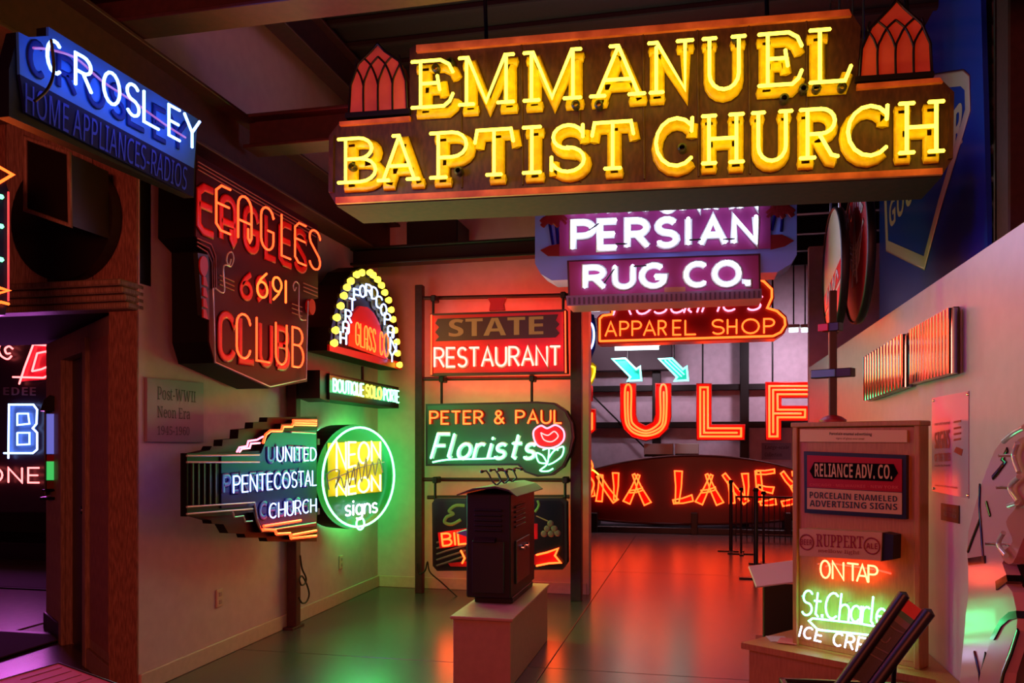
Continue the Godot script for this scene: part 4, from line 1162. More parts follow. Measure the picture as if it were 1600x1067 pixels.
func gulf_letters() -> void:
	var z := ZW + 0.9
	var red := look("signal_red", Color(0.88, 0.08, 0.03), 0.4)
	var g := look("orange_gas")
	var shapes := {
		"U": [[[970, 600], [993, 600], [993, 648], [997, 660], [1009, 666], [1021, 660], [1025, 648], [1025, 600], [1048, 600], [1048, 652], [1043, 670], [1030, 683], [1009, 688], [988, 683], [975, 670], [970, 652]], [[[977, 606], [986, 606], [986, 650], [991, 664], [1009, 673], [1027, 664], [1032, 650], [1032, 606], [1041, 606], [1041, 651], [1037, 667], [1026, 677], [1009, 681], [992, 677], [981, 667], [977, 651]], [[981, 612], [981.5, 652], [987, 668], [1009, 677], [1031, 668], [1036.5, 652], [1037, 612]]]],
		"L": [[[1089, 600], [1111, 600], [1111, 664], [1163, 664], [1163, 687], [1089, 687]], [[[1094, 605], [1106, 605], [1106, 669], [1158, 669], [1158, 682], [1094, 682]], [[1100, 611], [1100, 676], [1152, 676]]]],
		"F": [[[1197, 598], [1275, 598], [1275, 621], [1220, 621], [1220, 635], [1263, 635], [1263, 657], [1220, 657], [1220, 687], [1197, 687]], [[[1202, 603], [1270, 603], [1270, 616], [1215, 616], [1215, 640], [1258, 640], [1258, 652], [1215, 652], [1215, 682], [1202, 682]], [[1208, 676], [1208, 609], [1264, 609]], [[1210, 646], [1252, 646]]]],
		"G": [[[930, 640], [930, 672], [915, 684], [893, 688], [870, 682], [854, 664], [852, 640], [858, 615], [875, 602], [900, 598], [925, 604], [925, 626], [900, 620], [880, 628], [875, 645], [880, 660], [895, 666], [908, 662], [908, 656], [893, 656], [893, 640]], [[[925, 645], [925, 670], [912, 680], [893, 683], [872, 676], [858, 660], [857, 640], [864, 619], [880, 606], [900, 603], [920, 608]], [[919, 650], [919, 666]]]],
	}
	var names := {"U": "red-orange neon letter U, largest curved letter of the far hall", "L": "red-orange neon letter L between the letters U and F", "F": "red-orange neon letter F beside the white wall corner", "G": "red-orange neon letter G mostly hidden behind the pillar"}
	for k in ["G", "U", "L", "F"]:
		var x: float = {"G": 890.0, "U": 1009.0, "L": 1126.0, "F": 1236.0}[k]
		var s := sign_at(names[k], on_z(x, 644, z), 0, 0, "giant letters of the far hall", "neon_letter_sign")
		plate(s, "channel", shapes[k][0], -0.14, 0.0, look("letter_red", Color(0.78, 0.06, 0.03), 0.4))
		line(s, "channel_rim", [shapes[k][0]], 0.0, 0.014, red, false, true, 0.035)
		line(s, "outline_tube", [shapes[k][1][0]], 0.03, 0.0165, g, k == "U", k != "G")
		line(s, "inner_tube", shapes[k][1].slice(1), 0.03, 0.0165, g, k == "U")
		var c := loc(s, x - 28, 602)
		part(s, "hanger_rod", Mb.new().tube([Vector3(c.x, c.y - 0.1, -0.1), Vector3(c.x, ROOF + 0.09 - s.position.y, -0.1)], 0.014), look("dark_steel"))
		shed(s, x, 644, 0.8, 0.8, Color(1.0, 0.2, 0.1), 0.3)

func lanes_sign() -> void:
	var z := ZW + 1.3
	var s := sign_at("wide red oval sign with orange brush-style letters standing on far floor", on_z(1085, 762, z), 0)
	var out := []
	for k in 41:
		var t := -1.0 + k / 20.0
		out.append([1085 + t * 235, 712 + 46 * t * t + 8 * pow(t, 4.0)])
	for k in 41:
		var t := 1.0 - k / 20.0
		out.append([1085 + t * 235, 819 - 14 * t * t - 10 * pow(t, 4.0)])
	plate(s, "oval", out, -0.2, 0.0, look("ox_red_enamel", Color(0.4, 0.025, 0.02), 0.35))
	line(s, "rim", [out], 0.0, 0.02, look("dark_rust", Color(0.22, 0.02, 0.02), 0.5), false, true)
	var g := look("orange_gas")
	var red := look("signal_red")
	# every brush stroke: centre line and half widths at its two ends, in picture columns and rows
	var strokes := {
		"O": [[920, 742, 926, 775, 5, 4]],
		"N": [[936, 783, 939, 742, 5, 3], [935, 743, 962, 783, 3, 5], [961, 781, 962, 739, 2, 5]],
		"A": [[979, 785, 998, 742, 6, 2], [990, 741, 1012, 787, 2, 6], [984, 768, 1004, 764, 2, 2]],
		"L": [[1058, 785, 1060, 736, 3, 6], [1052, 784, 1082, 778, 3, 5]],
		"a": [[1092, 786, 1112, 742, 6, 2], [1104, 741, 1125, 787, 2, 6], [1096, 768, 1118, 763, 2, 2]],
		"n": [[1144, 786, 1140, 752, 4, 3], [1131, 741, 1166, 785, 3, 5], [1166, 780, 1164, 740, 2, 5]],
		"e": [[1186, 784, 1184, 736, 5, 4], [1182, 738, 1210, 736, 3, 3], [1184, 760, 1208, 766, 3, 5], [1188, 786, 1212, 783, 3, 5]],
		"s": [[1222, 738, 1240, 760, 3, 4], [1238, 740, 1262, 738, 3, 4], [1238, 758, 1252, 778, 4, 4], [1222, 787, 1246, 780, 4, 4]],
	}
	for k in strokes:
		var face := Mb.new()
		var glow := Mb.new()
		for e in strokes[k]:
			var a := loc(s, e[0], e[1], 0.03)
			var b := loc(s, e[2], e[3], 0.03)
			var px := (loc(s, 1100, 760, 0.03) - loc(s, 1099, 760, 0.03)).length()
			var d := (b - a).normalized()
			var w := Vector2(d.y, -d.x)
			var m := (a + b) / 2.0 + w * px * 1.2
			var hm: float = (e[4] + e[5]) * 0.5 * px
			var q := PackedVector2Array([a - w * e[4] * px, m - w * hm, b - w * e[5] * px, b + w * e[5] * px, m + w * hm, a + w * e[4] * px])
			face.prism(q, 0.0, 0.012)
			glow.sweep(q, 0.04, 0.0115, 0.0115, true)
		var o := part(s, "letter", face, red)
		part(o, "neon_tube", glow, g)
	for x in [930, 1085, 1230]:
		var p := loc(s, x, 800)
		part(s, "foot", Mb.new().box(Vector3(p.x, (-s.position.y + p.y) / 2.0, -0.1), Vector3(0.1, p.y + s.position.y, 0.5), 0.006), look("black"))
	part(s, "plinth", Mb.new().box(Vector3(0, 0.05 - s.position.y, -0.1), Vector3(4.8, 0.1, 0.4), 0.008), look("black"))
	shed(s, 1085, 765, 3.2, 0.5, Color(1.0, 0.2, 0.1), 0.7)

# ---------------------------------------------------------------- the dim room behind the shop front
func side_room() -> void:
	var t := struct("floor_side_room", Mb.new().box(Vector3(-8.2, 0.004, -7.6), Vector3(6.2, 0.012, 5.4)), look("tile"))
	t.set_meta("kind", "structure")
	var mat := thing("entry_mat", "grey textured mat in the entry before the purple tile strip", "mat", on_y(30, 1010, 0.012))
	part(mat, "mat_field", Mb.new().box(Vector3(-0.7, 0.006, 0.1), Vector3(1.7, 0.012, 0.85), 0.004), look("carpet"))
	part(mat, "border", Mb.new().box(Vector3(-0.7, 0.004, -0.36), Vector3(1.7, 0.008, 0.07), 0.003), look("black"))
	var cp := thing("carpet", "purple-lit grey carpet in dim room beyond the entry", "carpet", on_y(20, 905, 0.012))
	part(cp, "pile", Mb.new().box(Vector3(-0.4, 0.008, -0.35), Vector3(3.0, 0.016, 1.6), 0.005), look("carpet"))
	part(cp, "edging", Mb.new().box(Vector3(-0.4, 0.006, 0.47), Vector3(3.0, 0.012, 0.04), 0.003), look("black"))
	var base := thing("low_platform", "low dark platform under the pink neon sign in dim room", "platform", on_y(20, 875, 0.0))
	part(base, "top", Mb.new().box(Vector3(-0.4, 0.2, -0.5), Vector3(3.0, 0.04, 1.0), 0.006), look("dark_wood"))
	part(base, "front", Mb.new().box(Vector3(-0.4, 0.1, -0.03), Vector3(2.9, 0.18, 0.05), 0.004), look("dark_wood"))
	# pink, blue and red sign
	var s := sign_at("dark purple sign with pink, blue and red neon capitals through the entry", on_z(30, 650, -8.0), 0, -2.0)
	plate(s, "cabinet", [[-160, 528], [81, 533], [84, 800], [-160, 800]], -0.2, 0.0, look("purple_black", Color(0.12, 0.03, 0.09), 0.4))
	var pk := look("pink_paint", Color(0.85, 0.2, 0.35), 0.35)
	plate(s, "cut_letter", [[32, 596], [52, 537], [80, 540], [81, 588], [70, 593]], 0.0, 0.02, pk)
	line(s, "pink_tube", [[[30, 600], [38, 575], [52, 538]], [[20, 589], [68, 590], [81, 584]], [[52, 538], [80, 540]], [[50, 580], [58, 552], [72, 549], [80, 560], [76, 572], [64, 577], [50, 580]]], 0.05, 0.0105, look("rose_gas"))
	line(s, "pink_tube", [[[24, 537], [14, 531], [4, 534], [-2, 545], [2, 556], [12, 561], [18, 556]], [[20, 545], [14, 541], [8, 545], [10, 552], [16, 552]]], 0.05, 0.0105, look("rose_gas"), true)
	printed(s, "painted_lettering", "EDEE", [5, 605, 5, 617, 56, 605, 56, 618], 0.006, look("mauve_paint", Color(0.5, 0.4, 0.44), 0.5))
	var bl := look("pale_blue_enamel", Color(0.35, 0.5, 0.7), 0.35)
	plate(s, "cut_letter", [[13, 709], [13, 632], [52, 632], [58, 640], [58, 662], [54, 669], [58, 676], [58, 702], [52, 709]], 0.0, 0.02, bl)
	line(s, "blue_tube", [[[13, 716], [14, 632], [52, 632], [58, 640], [57, 662], [51, 669], [58, 676], [58, 702], [51, 708], [6, 708]]], 0.05, 0.0105, look("ice_gas"))
	line(s, "blue_tube", [[[27, 646], [44, 646], [46, 662], [27, 664], [27, 646]], [[27, 676], [46, 676], [46, 694], [27, 695], [27, 676]]], 0.05, 0.009, look("ice_gas"))
	neon(s, "RONE", [-50, 731, -50, 753, 61, 731, 61, 754], 0.05, 0.01, look("rose_gas"), SANS, [], null, 0.0, 0.0, 0.3)
	shed(s, 30, 640, 1.0, 0.9, Color(0.95, 0.4, 0.95), 2.6)
	# sign with green lamps at the very edge of the picture
	s = sign_at("navy sign with orange arrow tube and green lamps at shop front edge", on_x(5, 370, -3.3), 62)
	plate(s, "cabinet", [[-110, 250], [-30, 250], [8, 283], [14, 300], [13, 470], [8, 492], [-110, 492]], -0.14, 0.0, look("ink_blue"))
	line(s, "arrow_tube", [[[-60, 240], [-10, 256], [20, 273], [-2, 286], [-60, 290]]], 0.04, 0.007, look("orange_gas"))
	line(s, "border_tube", [[[13, 300], [13, 470]]], 0.02, 0.005, look("dim_red_gas") if looks.has("dim_red_gas") else gas("dim_red_gas", 0.7, 0.03, 0.05))
	line(s, "bottom_tube", [[[-60, 452], [0, 450], [14, 454], [-10, 460]], [[-60, 476], [2, 472], [14, 475]]], 0.04, 0.007, look("orange_gas"))
	for y in [307, 353, 405]:
		line(s, "green_tube", [[[-40, y], [-4, y - 1], [4, y + 1]]], 0.04, 0.011, look("green_gas"))
	part(s, "bracket", Mb.new().box(Vector3(loc(s, -20, 300).x, loc(s, -20, 300).y, -0.3), Vector3(0.06, 0.06, 0.4), 0.004), look("dark_steel"))
	shed(s, -30, 370, 0.3, 0.5, Color(1.0, 0.35, 0.12), 0.6)

# ---------------------------------------------------------------- right partition and what hangs above it
func right_side() -> void:
	# big glossy blue enamel sign behind the partition
	var s := sign_at("tall glossy blue enamel sign with white shield outline behind right partition", on_x(1455, 300, 1.72), -90, 0, "", "enamel_sign", "sign")
	plate(s, "sheet", [[1374, 60], [1374, 560], [1548, 560], [1531, -60], [1374, -60]], -0.03, 0.0, look("cobalt_enamel", Color(0.13, 0.26, 0.78), 0.18))
	line(s, "shield_outline", [[[1383, 300], [1386, 384], [1444, 411], [1468, 320], [1512, 172], [1511, 130], [1503, 122], [1455, 128]]], 0.004, 0.055, look("white_gloss", Color(0.72, 0.73, 0.78), 0.2), false, false, 0.003)
	printed(s, "painted_lettering", "GOODYEAR", [1389, 318, 1390, 358, 1506, 150, 1504, 222], 0.004, look("white_gloss"))
	# two round signs hung edge-on
	disc_sign("round white and red hanging sign, the paler of two above partition", 1301, 424, 0.93, 0.44, look("off_white_enamel", Color(0.78, 0.72, 0.68), 0.3), true)
	disc_sign("round dark red hanging sign with pale winged emblem above partition", 1337, 396, 1.06, 0.48, look("crimson_enamel", Color(0.6, 0.05, 0.07), 0.45), false)
	# two framed rows of glass tubes
	var groups := [[1356, 1418, 558, 520, 627, 605], [1426, 1490, 515, 479, 601, 584]]
	var gl := look("mirror_tube", Color(0.62, 0.62, 0.66), 0.06, 1.0)
	for k in 2:
		var g: Array = groups[k]
		s = sign_at(["panel of shiny upright glass tubes on right wall, nearer the cross post", "panel of shiny upright glass tubes on right wall, above the lettered poster"][k], on_x((g[0] + g[1]) / 2.0, 560, WR - 0.05), -90, 0, "panels of glass tubes on the right wall", "tube_panel", "wall panel")
		plate(s, "backing", [[g[0], g[2]], [g[1], g[3]], [g[1], g[5]], [g[0], g[4]]], -0.045, -0.02, look("black"))
		for j in 13:
			var u := (j + 0.5) / 13.0
			var p := inside([loc(s, g[0], g[2]), loc(s, g[0], g[4]), loc(s, g[1], g[3]), loc(s, g[1], g[5])], u, 0.01)
			var q := inside([loc(s, g[0], g[2]), loc(s, g[0], g[4]), loc(s, g[1], g[3]), loc(s, g[1], g[5])], u, 0.99)
			part(s, "glass_tube", Mb.new().tube([Vector3(p.x, p.y, 0), Vector3(q.x, q.y, 0)], absf(loc(s, g[1], 560).x - loc(s, g[0], 560).x) / 13.0 * 0.44, 12), gl)
	# posters and a small plate on the wall
	s = sign_at("tall printed sheet with red headings pinned to the right wall", on_x(1485, 690, WR - 0.004), -90, 0, "", "poster", "poster")
	plate(s, "sheet", [[1456, 622], [1513, 611], [1513, 779], [1456, 767]], -0.003, 0.0, look("poster_paper", Color(0.68, 0.6, 0.66), 0.18))
	var rp := look("red_ink", Color(0.5, 0.04, 0.06), 0.4)
	printed(s, "heading", "SIGNS", [1460, 676, 1460, 701, 1484, 670, 1484, 700], 0.002, rp)
	printed(s, "heading", "OF THE TIMES", [1460, 709, 1460, 721, 1485, 707, 1485, 720], 0.002, rp)
	printed(s, "small_print", "neon and enamel", [1460, 660, 1460, 665, 1484, 657, 1484, 663], 0.002, look("ink"), false, false)
	printed(s, "small_print", "made by hand", [1460, 726, 1460, 730, 1484, 725, 1484, 729], 0.002, look("ink"), false, false)
	printed(s, "small_print", "ask at the desk", [1460, 756, 1460, 759, 1496, 760, 1496, 764], 0.002, rp, false, false)
	plate(s, "printed_badge", [[1494, 698], [1504, 702], [1502, 712], [1490, 706]], 0.0, 0.002, rp)
	for y in [658, 668, 677, 686]:
		plate(s, "printed_mark", [[1490, y], [1501, y - 2], [1501, y + 1], [1490, y + 3]], 0.0, 0.002, rp)
	for e in [[1458, 626], [1511, 616], [1511, 774], [1458, 763]]:
		var p := loc(s, e[0], e[1], 0.004)
		part(s, "pin", Mb.new().lathe([Vector2(0.008, 0.0), Vector2(0.006, 0.006), Vector2(0, 0.008)], Vector3(p.x, p.y, 0), 10, Basis(Vector3.RIGHT, Vector3.BACK, Vector3.UP)), look("chrome"))
	s = sign_at("small black label plate on right wall under the printed sheet", on_x(1484, 802, WR - 0.006), -90, 0, "", "label_plate", "plate")
	plate(s, "plate", [[1470, 786], [1498, 790], [1498, 818], [1470, 812]], -0.005, 0.0, look("black"))
	printed(s, "engraved_text", "PLEASE DO", [1474, 791, 1474, 796, 1494, 795, 1494, 800], 0.002, look("grey_ink", Color(0.4, 0.36, 0.36), 0.5))
	printed(s, "engraved_text", "NOT TOUCH", [1474, 799, 1474, 806, 1494, 803, 1494, 810], 0.002, look("grey_ink"))
	cutout_figure()

func disc_sign(label: String, px: float, py: float, x: float, rad: float, m: Material, pale: bool) -> void:
	var s := sign_at(label, on_x(px, py, x), -90, 0, "", "hanging_disc", "sign")
	var ring := PackedVector2Array()
	for k in 40:
		ring.append(Vector2(cos(TAU * k / 40), sin(TAU * k / 40)) * rad)
	part(s, "disc", Mb.new().prism(ring, -0.03, 0.0), m)
	part(s, "rim", Mb.new().sweep(ring, -0.015, 0.012, 0.028, true, 8), look("dark_steel"))
	if pale:
		part(s, "red_band", Mb.new().prism(PackedVector2Array([Vector2(-0.4, -0.12), Vector2(0.38, 0.02), Vector2(0.4, -0.1), Vector2(-0.36, -0.25)]), 0.0, 0.004), look("tomato_enamel"))
		part(s, "red_band", Mb.new().prism(PackedVector2Array([Vector2(-0.34, -0.28), Vector2(0.4, -0.14), Vector2(0.26, -0.34), Vector2(0.0, -0.42), Vector2(-0.24, -0.36)]), 0.0, 0.004), look("tomato_enamel"))
		var mb := Mb.new()
		mb.sweep(smooth(PackedVector2Array([Vector2(-0.25, -0.2), Vector2(-0.2, -0.1), Vector2(-0.14, -0.19), Vector2(-0.08, -0.08), Vector2(-0.02, -0.17), Vector2(0.06, -0.06), Vector2(0.1, -0.15), Vector2(0.2, -0.04), Vector2(0.28, -0.1)])), 0.006, 0.014, 0.003)
		part(s, "script_lettering", mb, look("white_gloss"))
	else:
		var wing := Mb.new()
		for k in 5:
			var y := 0.06 - k * 0.045
			for sg in [-1.0, 1.0]:
				wing.sweep(PackedVector2Array([Vector2(0.0, y - 0.03), Vector2(sg * (0.22 - k * 0.02), y + 0.05), Vector2(sg * (0.3 - k * 0.035), y + 0.1)]), 0.004, 0.018, 0.003)
		part(s, "wing_emblem", wing, look("white_gloss"))
		part(s, "letter_emblem", Mb.new().sweep(PackedVector2Array([Vector2(-0.09, -0.22), Vector2(0.0, 0.25), Vector2(0.09, -0.22)]), 0.008, 0.02, 0.004), look("white_gloss"))
		printed_arc(s, "FLYING", rad * 0.78)
	for sg in [-1.0, 1.0]:
		part(s, "chain", Mb.new().tube([Vector3(sg * 0.2, rad * 0.9, -0.015), Vector3(sg * 0.2, ROOF + 0.09 - s.position.y, -0.015)], 0.008, 6), look("chrome"))

func printed_arc(s: Node3D, text: String, r: float) -> void:
	for k in text.length():
		var g := deg_to_rad(130.0 - k * 80.0 / (text.length() - 1))
		var c := Vector2(cos(g), sin(g)) * r
		var mb := Mb.new()
		for st in glyph(SANS, text[k])[1]:
			var p := PackedVector2Array()
			for v in st:
				p.append(c + Vector2((v.x - 0.3) * 0.1, (v.y - 0.5) * 0.12).rotated(g - PI / 2))
			mb.sweep(p, 0.005, 0.01, 0.003)
		part(s, "painted_letter", mb, look("white_gloss"))

func cutout_figure() -> void:
	var s := sign_at("cream cut-out figure sign with black lines and clear tubes, far right", on_x(1555, 860, WR - 0.1), -90, 0, "", "cutout_sign", "sign")
	s.set_meta("label", "cream cut-out figure sign with black bands and unlit glass tubes")
	var cream := look("cream_enamel", Color(0.74, 0.55, 0.57), 0.2, 0.0, 0.35)
	plate(s, "rear_sheet", [[1660, 640], [1600, 662], [1572, 680], [1554, 704], [1541, 735], [1531, 765], [1523, 792], [1513, 830], [1511, 862], [1513, 890], [1513, 930], [1509, 960], [1507, 990], [1503, 1030], [1499, 1075], [1500, 1120], [1560, 1120], [1566, 1030], [1570, 980], [1575, 905], [1566, 880], [1582, 850], [1586, 800], [1592, 762], [1660, 740]], -0.05, 0.0, cream)
	plate(s, "forearm", [[1566, 905], [1582, 925], [1590, 962], [1588, 985], [1578, 1010], [1566, 1050], [1555, 1120], [1520, 1120], [1532, 1050], [1545, 1010], [1556, 985], [1554, 950], [1556, 920]], 0.0, 0.05, cream)
	plate(s, "fist", [[1660, 668], [1610, 680], [1588, 690], [1584, 720], [1590, 742], [1578, 765], [1588, 790], [1572, 815], [1582, 846], [1564, 866], [1582, 880], [1610, 820], [1660, 790]], 0.0, 0.06, look("blush_enamel", Color(0.68, 0.42, 0.4), 0.18), true)
	var black := look("black_gloss")
	line(s, "black_line", [[[1531, 756], [1530, 790], [1533, 830], [1536, 876]], [[1531, 812], [1520, 840], [1512, 862]]], 0.003, 0.008, black, false, false, 0.004)
	line(s, "black_line", [[[1574, 702], [1566, 718], [1570, 722], [1558, 738], [1551, 746]]], 0.003, 0.012, black, false, false, 0.004)
	line(s, "black_line", [[[1541, 784], [1544, 795], [1547, 806]]], 0.003, 0.008, black, false, false, 0.004)
	plate(s, "cuff_band", [[1512, 872], [1538, 868], [1538, 880], [1513, 883]], 0.0, 0.006, black)
	plate(s, "cuff_band", [[1555, 908], [1572, 898], [1574, 908], [1556, 922]], 0.0, 0.056, black)
	plate(s, "cuff_band", [[1546, 998], [1562, 968], [1576, 956], [1587, 954], [1589, 966], [1576, 968], [1564, 978], [1552, 1000]], 0.0, 0.056, black)
	line(s, "black_line", [[[1591, 985], [1580, 1020], [1568, 1050], [1560, 1090]]], 0.053, 0.013, black, false, false, 0.004)
	line(s, "black_line", [[[1522, 1018], [1530, 1052], [1532, 1090]], [[1540, 1020], [1534, 1050]]], 0.003, 0.009, black, false, false, 0.004)
	line(s, "unlit_tube", [[[1600, 668], [1582, 678], [1568, 690]], [[1590, 692], [1584, 712], [1592, 738]], [[1592, 745], [1578, 762], [1590, 784]], [[1588, 786], [1576, 790]], [[1568, 832], [1560, 850], [1572, 868]]], 0.08, 0.009, look("clear_glass"), true)
	for e in [[1584, 712], [1580, 762], [1562, 850]]:
		var p := loc(s, e[0], e[1], 0.03)
		part(s, "tube_support", Mb.new().tube([Vector3(p.x, p.y, 0.0), Vector3(p.x, p.y, 0.08)], 0.006, 8), look("chrome"))
	part(s, "wall_bracket", Mb.new().box(Vector3(0, 0.05, -0.07), Vector3(0.08, 0.5, 0.05), 0.005), look("dark_steel"))

# ---------------------------------------------------------------- the wooden display cabinet and its ledge
func cabinet_and_ledge() -> void:
	var lh := 0.27
	# front edge of the ledge runs from its left corner to the wall
	var a := on_y(1158, 1004, lh)
	var b := on_y(1462, 1062, lh)
	var ledge := thing("display_ledge", "low wooden ledge under the tall wooden cabinet at right", "ledge", Vector3(a.x, 0, a.z))
	var bk := on_y(1236, 984, lh)
	var top := PackedVector2Array()
	for p in [a, b, Vector3(WR - 0.005, 0, b.z + 0.25), Vector3(WR - 0.005, 0, bk.z - 0.2), bk]:
		top.append(Vector2(p.x - a.x, -(p.z - a.z)))
	var slab := part(ledge, "top_board", Mb.new().prism(top, lh - 0.035, lh), look("cabinet_wood"))
	slab.rotation_degrees.x = -90
	var c := PackedVector2Array()
	var mid := Vector2.ZERO
	for p in top:
		mid += p / top.size()
	for p in top:
		c.append(mid + (p - mid) * 0.93)
	var body := part(ledge, "body", Mb.new().prism(c, 0.0, lh - 0.036), look("cabinet_wood"))
	body.rotation_degrees.x = -90
	# cabinet
	var fl := on_y(1241, 1006, lh)
	var fr := on_y(1438, 1046, lh)
	var d := fr - fl
	var yaw := rad_to_deg(atan2(-d.z, d.x))
	var s := thing("display_cabinet", "tall wooden cabinet with signs mounted on its front, on ledge", "cabinet", (fl + fr) / 2.0)
	s.basis = Basis(Vector3.UP, deg_to_rad(yaw))
	var wood := look("cabinet_wood")
	var w := d.length()
	var h := loc(s, 1345, 659).y
	part(s, "back_panel", Mb.new().box(Vector3(0, h / 2, -0.06), Vector3(w - 0.03, h - 0.02, 0.02)), wood)
	part(s, "front_panel", Mb.new().box(Vector3(0, h / 2, -0.012), Vector3(w - 0.06, h - 0.06, 0.02), 0.002), wood)
	for sg in [-1.0, 1.0]:
		part(s, "side_board", Mb.new().box(Vector3(sg * (w / 2 - 0.012), h / 2, -0.04), Vector3(0.03, h, 0.11), 0.004), wood)
	part(s, "top_board", Mb.new().box(Vector3(0, h - 0.012, -0.04), Vector3(w + 0.02, 0.028, 0.13), 0.005), wood)
	part(s, "foot_board", Mb.new().box(Vector3(0, 0.02, -0.03), Vector3(w - 0.04, 0.04, 0.05), 0.003), wood)
	# what hangs on it
	var t := on_front(s, "long pale caption strip along the cabinet top", "caption_strip", "label")
	plate(t, "strip", [[1250, 671], [1417, 672], [1417, 691], [1250, 690]], 0.0, 0.014, look("pale_wood", Color(0.78, 0.6, 0.42), 0.5))
	printed(t, "printed_text", "Porcelain enamel advertising", [1296, 675, 1296, 681, 1362, 676, 1362, 682], 0.016, look("ink"))
	printed(t, "printed_text", "signs of glass and steel", [1306, 683, 1306, 687, 1350, 684, 1350, 688], 0.016, look("ink"), false, false)
	t = on_front(s, "black-framed red enamel plaque with cream lower half on cabinet", "enamel_plaque", "sign")
	plate(t, "frame", [[1256, 705], [1416, 711], [1416, 811], [1257, 801]], 0.0, 0.03, look("black"))
	plate(t, "red_panel", [[1261, 711], [1409, 717], [1409, 769], [1261, 761]], 0.03, 0.034, look("plaque_red", Color(0.6, 0.07, 0.06), 0.3))
	plate(t, "cream_panel", [[1261, 762], [1409, 770], [1409, 804], [1261, 795]], 0.03, 0.034, look("plaque_cream", Color(0.72, 0.55, 0.38), 0.35))
	plate(t, "black_cartouche", [[1265, 736], [1272, 722], [1396, 725], [1403, 739], [1394, 752], [1271, 747]], 0.034, 0.038, look("black_gloss"))
	printed(t, "painted_lettering", "RELIANCE ADV. CO.", [1273, 724, 1273, 745, 1394, 726, 1394, 749], 0.04, look("plaque_cream"))
	printed(t, "painted_lettering", "CHICAGO · MILWAUKEE · NEW YORK", [1265, 755, 1265, 759, 1404, 759, 1404, 764], 0.036, look("plaque_pink", Color(0.72, 0.25, 0.2), 0.4))
	printed(t, "painted_lettering", "PORCELAIN ENAMELED", [1265, 768, 1265, 778, 1402, 775, 1402, 784], 0.036, look("ink"))
	printed(t, "painted_lettering", "ADVERTISING SIGNS", [1265, 781, 1265, 791, 1402, 787, 1402, 797], 0.036, look("ink"))
	t = on_front(s, "small cream box sign with two round badges and red lettering", "box_sign", "sign")
	plate(t, "case", [[1249, 826], [1378, 832], [1376, 876], [1249, 868]], 0.0, 0.1, look("plaque_cream"))
	plate(t, "case_end", [[1378, 832], [1396, 836], [1395, 874], [1376, 877]], -0.0, 0.09, look("dark_steel"))
	printed(t, "painted_lettering", "RUPPERT", [1275, 834, 1275, 854, 1349, 838, 1349, 857], 0.103, look("red_ink"), true)
	printed(t, "painted_lettering", "mellow light", [1278, 857, 1278, 864, 1343, 860, 1343, 868], 0.103, look("red_ink"), true, false)
	for e in [[1260, 847, "BEER"], [1362, 853, "ALE"]]:
		var p := loc(t, e[0], e[1], 0.103)
		var r := PackedVector2Array()
		for k in 20:
			r.append(p + Vector2(cos(TAU * k / 20), sin(TAU * k / 20)) * 0.042)
		part(t, "badge_ring", Mb.new().sweep(r, 0.103, 0.004, 0.002, true, 6), look("red_ink"))
		printed(t, "badge_lettering", e[2], [e[0] - 9, e[1] - 5, e[0] - 9, e[1] + 4, e[0] + 9, e[1] - 4, e[0] + 9, e[1] + 5], 0.104, look("red_ink"))
	t = on_front(s, "neon words in warm white over the green script, on cabinet", "neon_sign", "neon sign")
	neon(t, "ON TAP", [1282, 875, 1282, 902, 1371, 885, 1371, 911], 0.045, 0.0052, look("warm_red_gas") if looks.has("warm_red_gas") else gas("warm_red_gas", 11.0, 1.0, 0.35), SANS, [[1282, 1297], [1301, 1318], [1324, 1341], [1339, 1356], [1357, 1371]])
	line(t, "red_back_tube", [[[1290, 885], [1300, 880], [1370, 890], [1392, 896]]], 0.02, 0.005, gas("deep_red_gas", 5.0, 0.1, 0.04))
	for e in [[1283, 880], [1371, 890]]:
		var p := loc(t, e[0], e[1], 0.0)
		part(t, "standoff", Mb.new().tube([Vector3(p.x, p.y, 0.0), Vector3(p.x, p.y, 0.045)], 0.004, 8), look("clear_glass"))
	shed(t, 1330, 892, 0.5, 0.12, Color(1.0, 0.2, 0.08), 0.008, 0.12)
	t = on_front(s, "green neon script with long loop beneath, lowest row white, on cabinet", "neon_sign", "neon sign")
	neon(t, "St.Charles", [1256, 922, 1252, 960, 1404, 936, 1400, 980], 0.045, 0.0055, gas("script_green_gas", 0.9, 10.0, 3.4), SANS, [], null, 0.0, 0.0, 0.1)
	line(t, "loop_tube", [[[1420, 988], [1342, 974], [1270, 966], [1264, 970], [1278, 984], [1340, 990], [1420, 1000]]], 0.045, 0.0055, gas("script_green_gas", 0.9, 10.0, 3.4))
	neon(t, "ICE CREAM", [1252, 978, 1248, 994, 1398, 1006, 1394, 1030], 0.045, 0.0052, look("white_gas"), SANS, [], null, 0.0, 0.0, 0.3)
	for e in [[1258, 930], [1330, 940]]:
		var p := loc(t, e[0], e[1], 0.0)
		part(t, "standoff", Mb.new().tube([Vector3(p.x, p.y, 0.0), Vector3(p.x, p.y, 0.045)], 0.004, 8), look("clear_glass"))
	shed(t, 1330, 960, 0.5, 0.2, Color(0.12, 1.0, 0.35), 0.008, 0.12)
	# cross-shaped post on the cabinet
	var foot := s.transform * Vector3(loc(s, 1301, 657, -0.06).x, h + 0.003, -0.06)
	var k := (foot - EYE).dot(cam_basis * Vector3(0, 0, -1)) / F
	var x := thing("cross_post", "dark maroon post with two lit cross pieces on cabinet top", "post", foot)
	part(x, "base", Mb.new().lathe([Vector2(0.075, 0), Vector2(0.075, 0.012), Vector2(0.05, 0.03), Vector2(0.02, 0.04), Vector2(0, 0.04)], Vector3.ZERO, 20), look("crimson_enamel"))
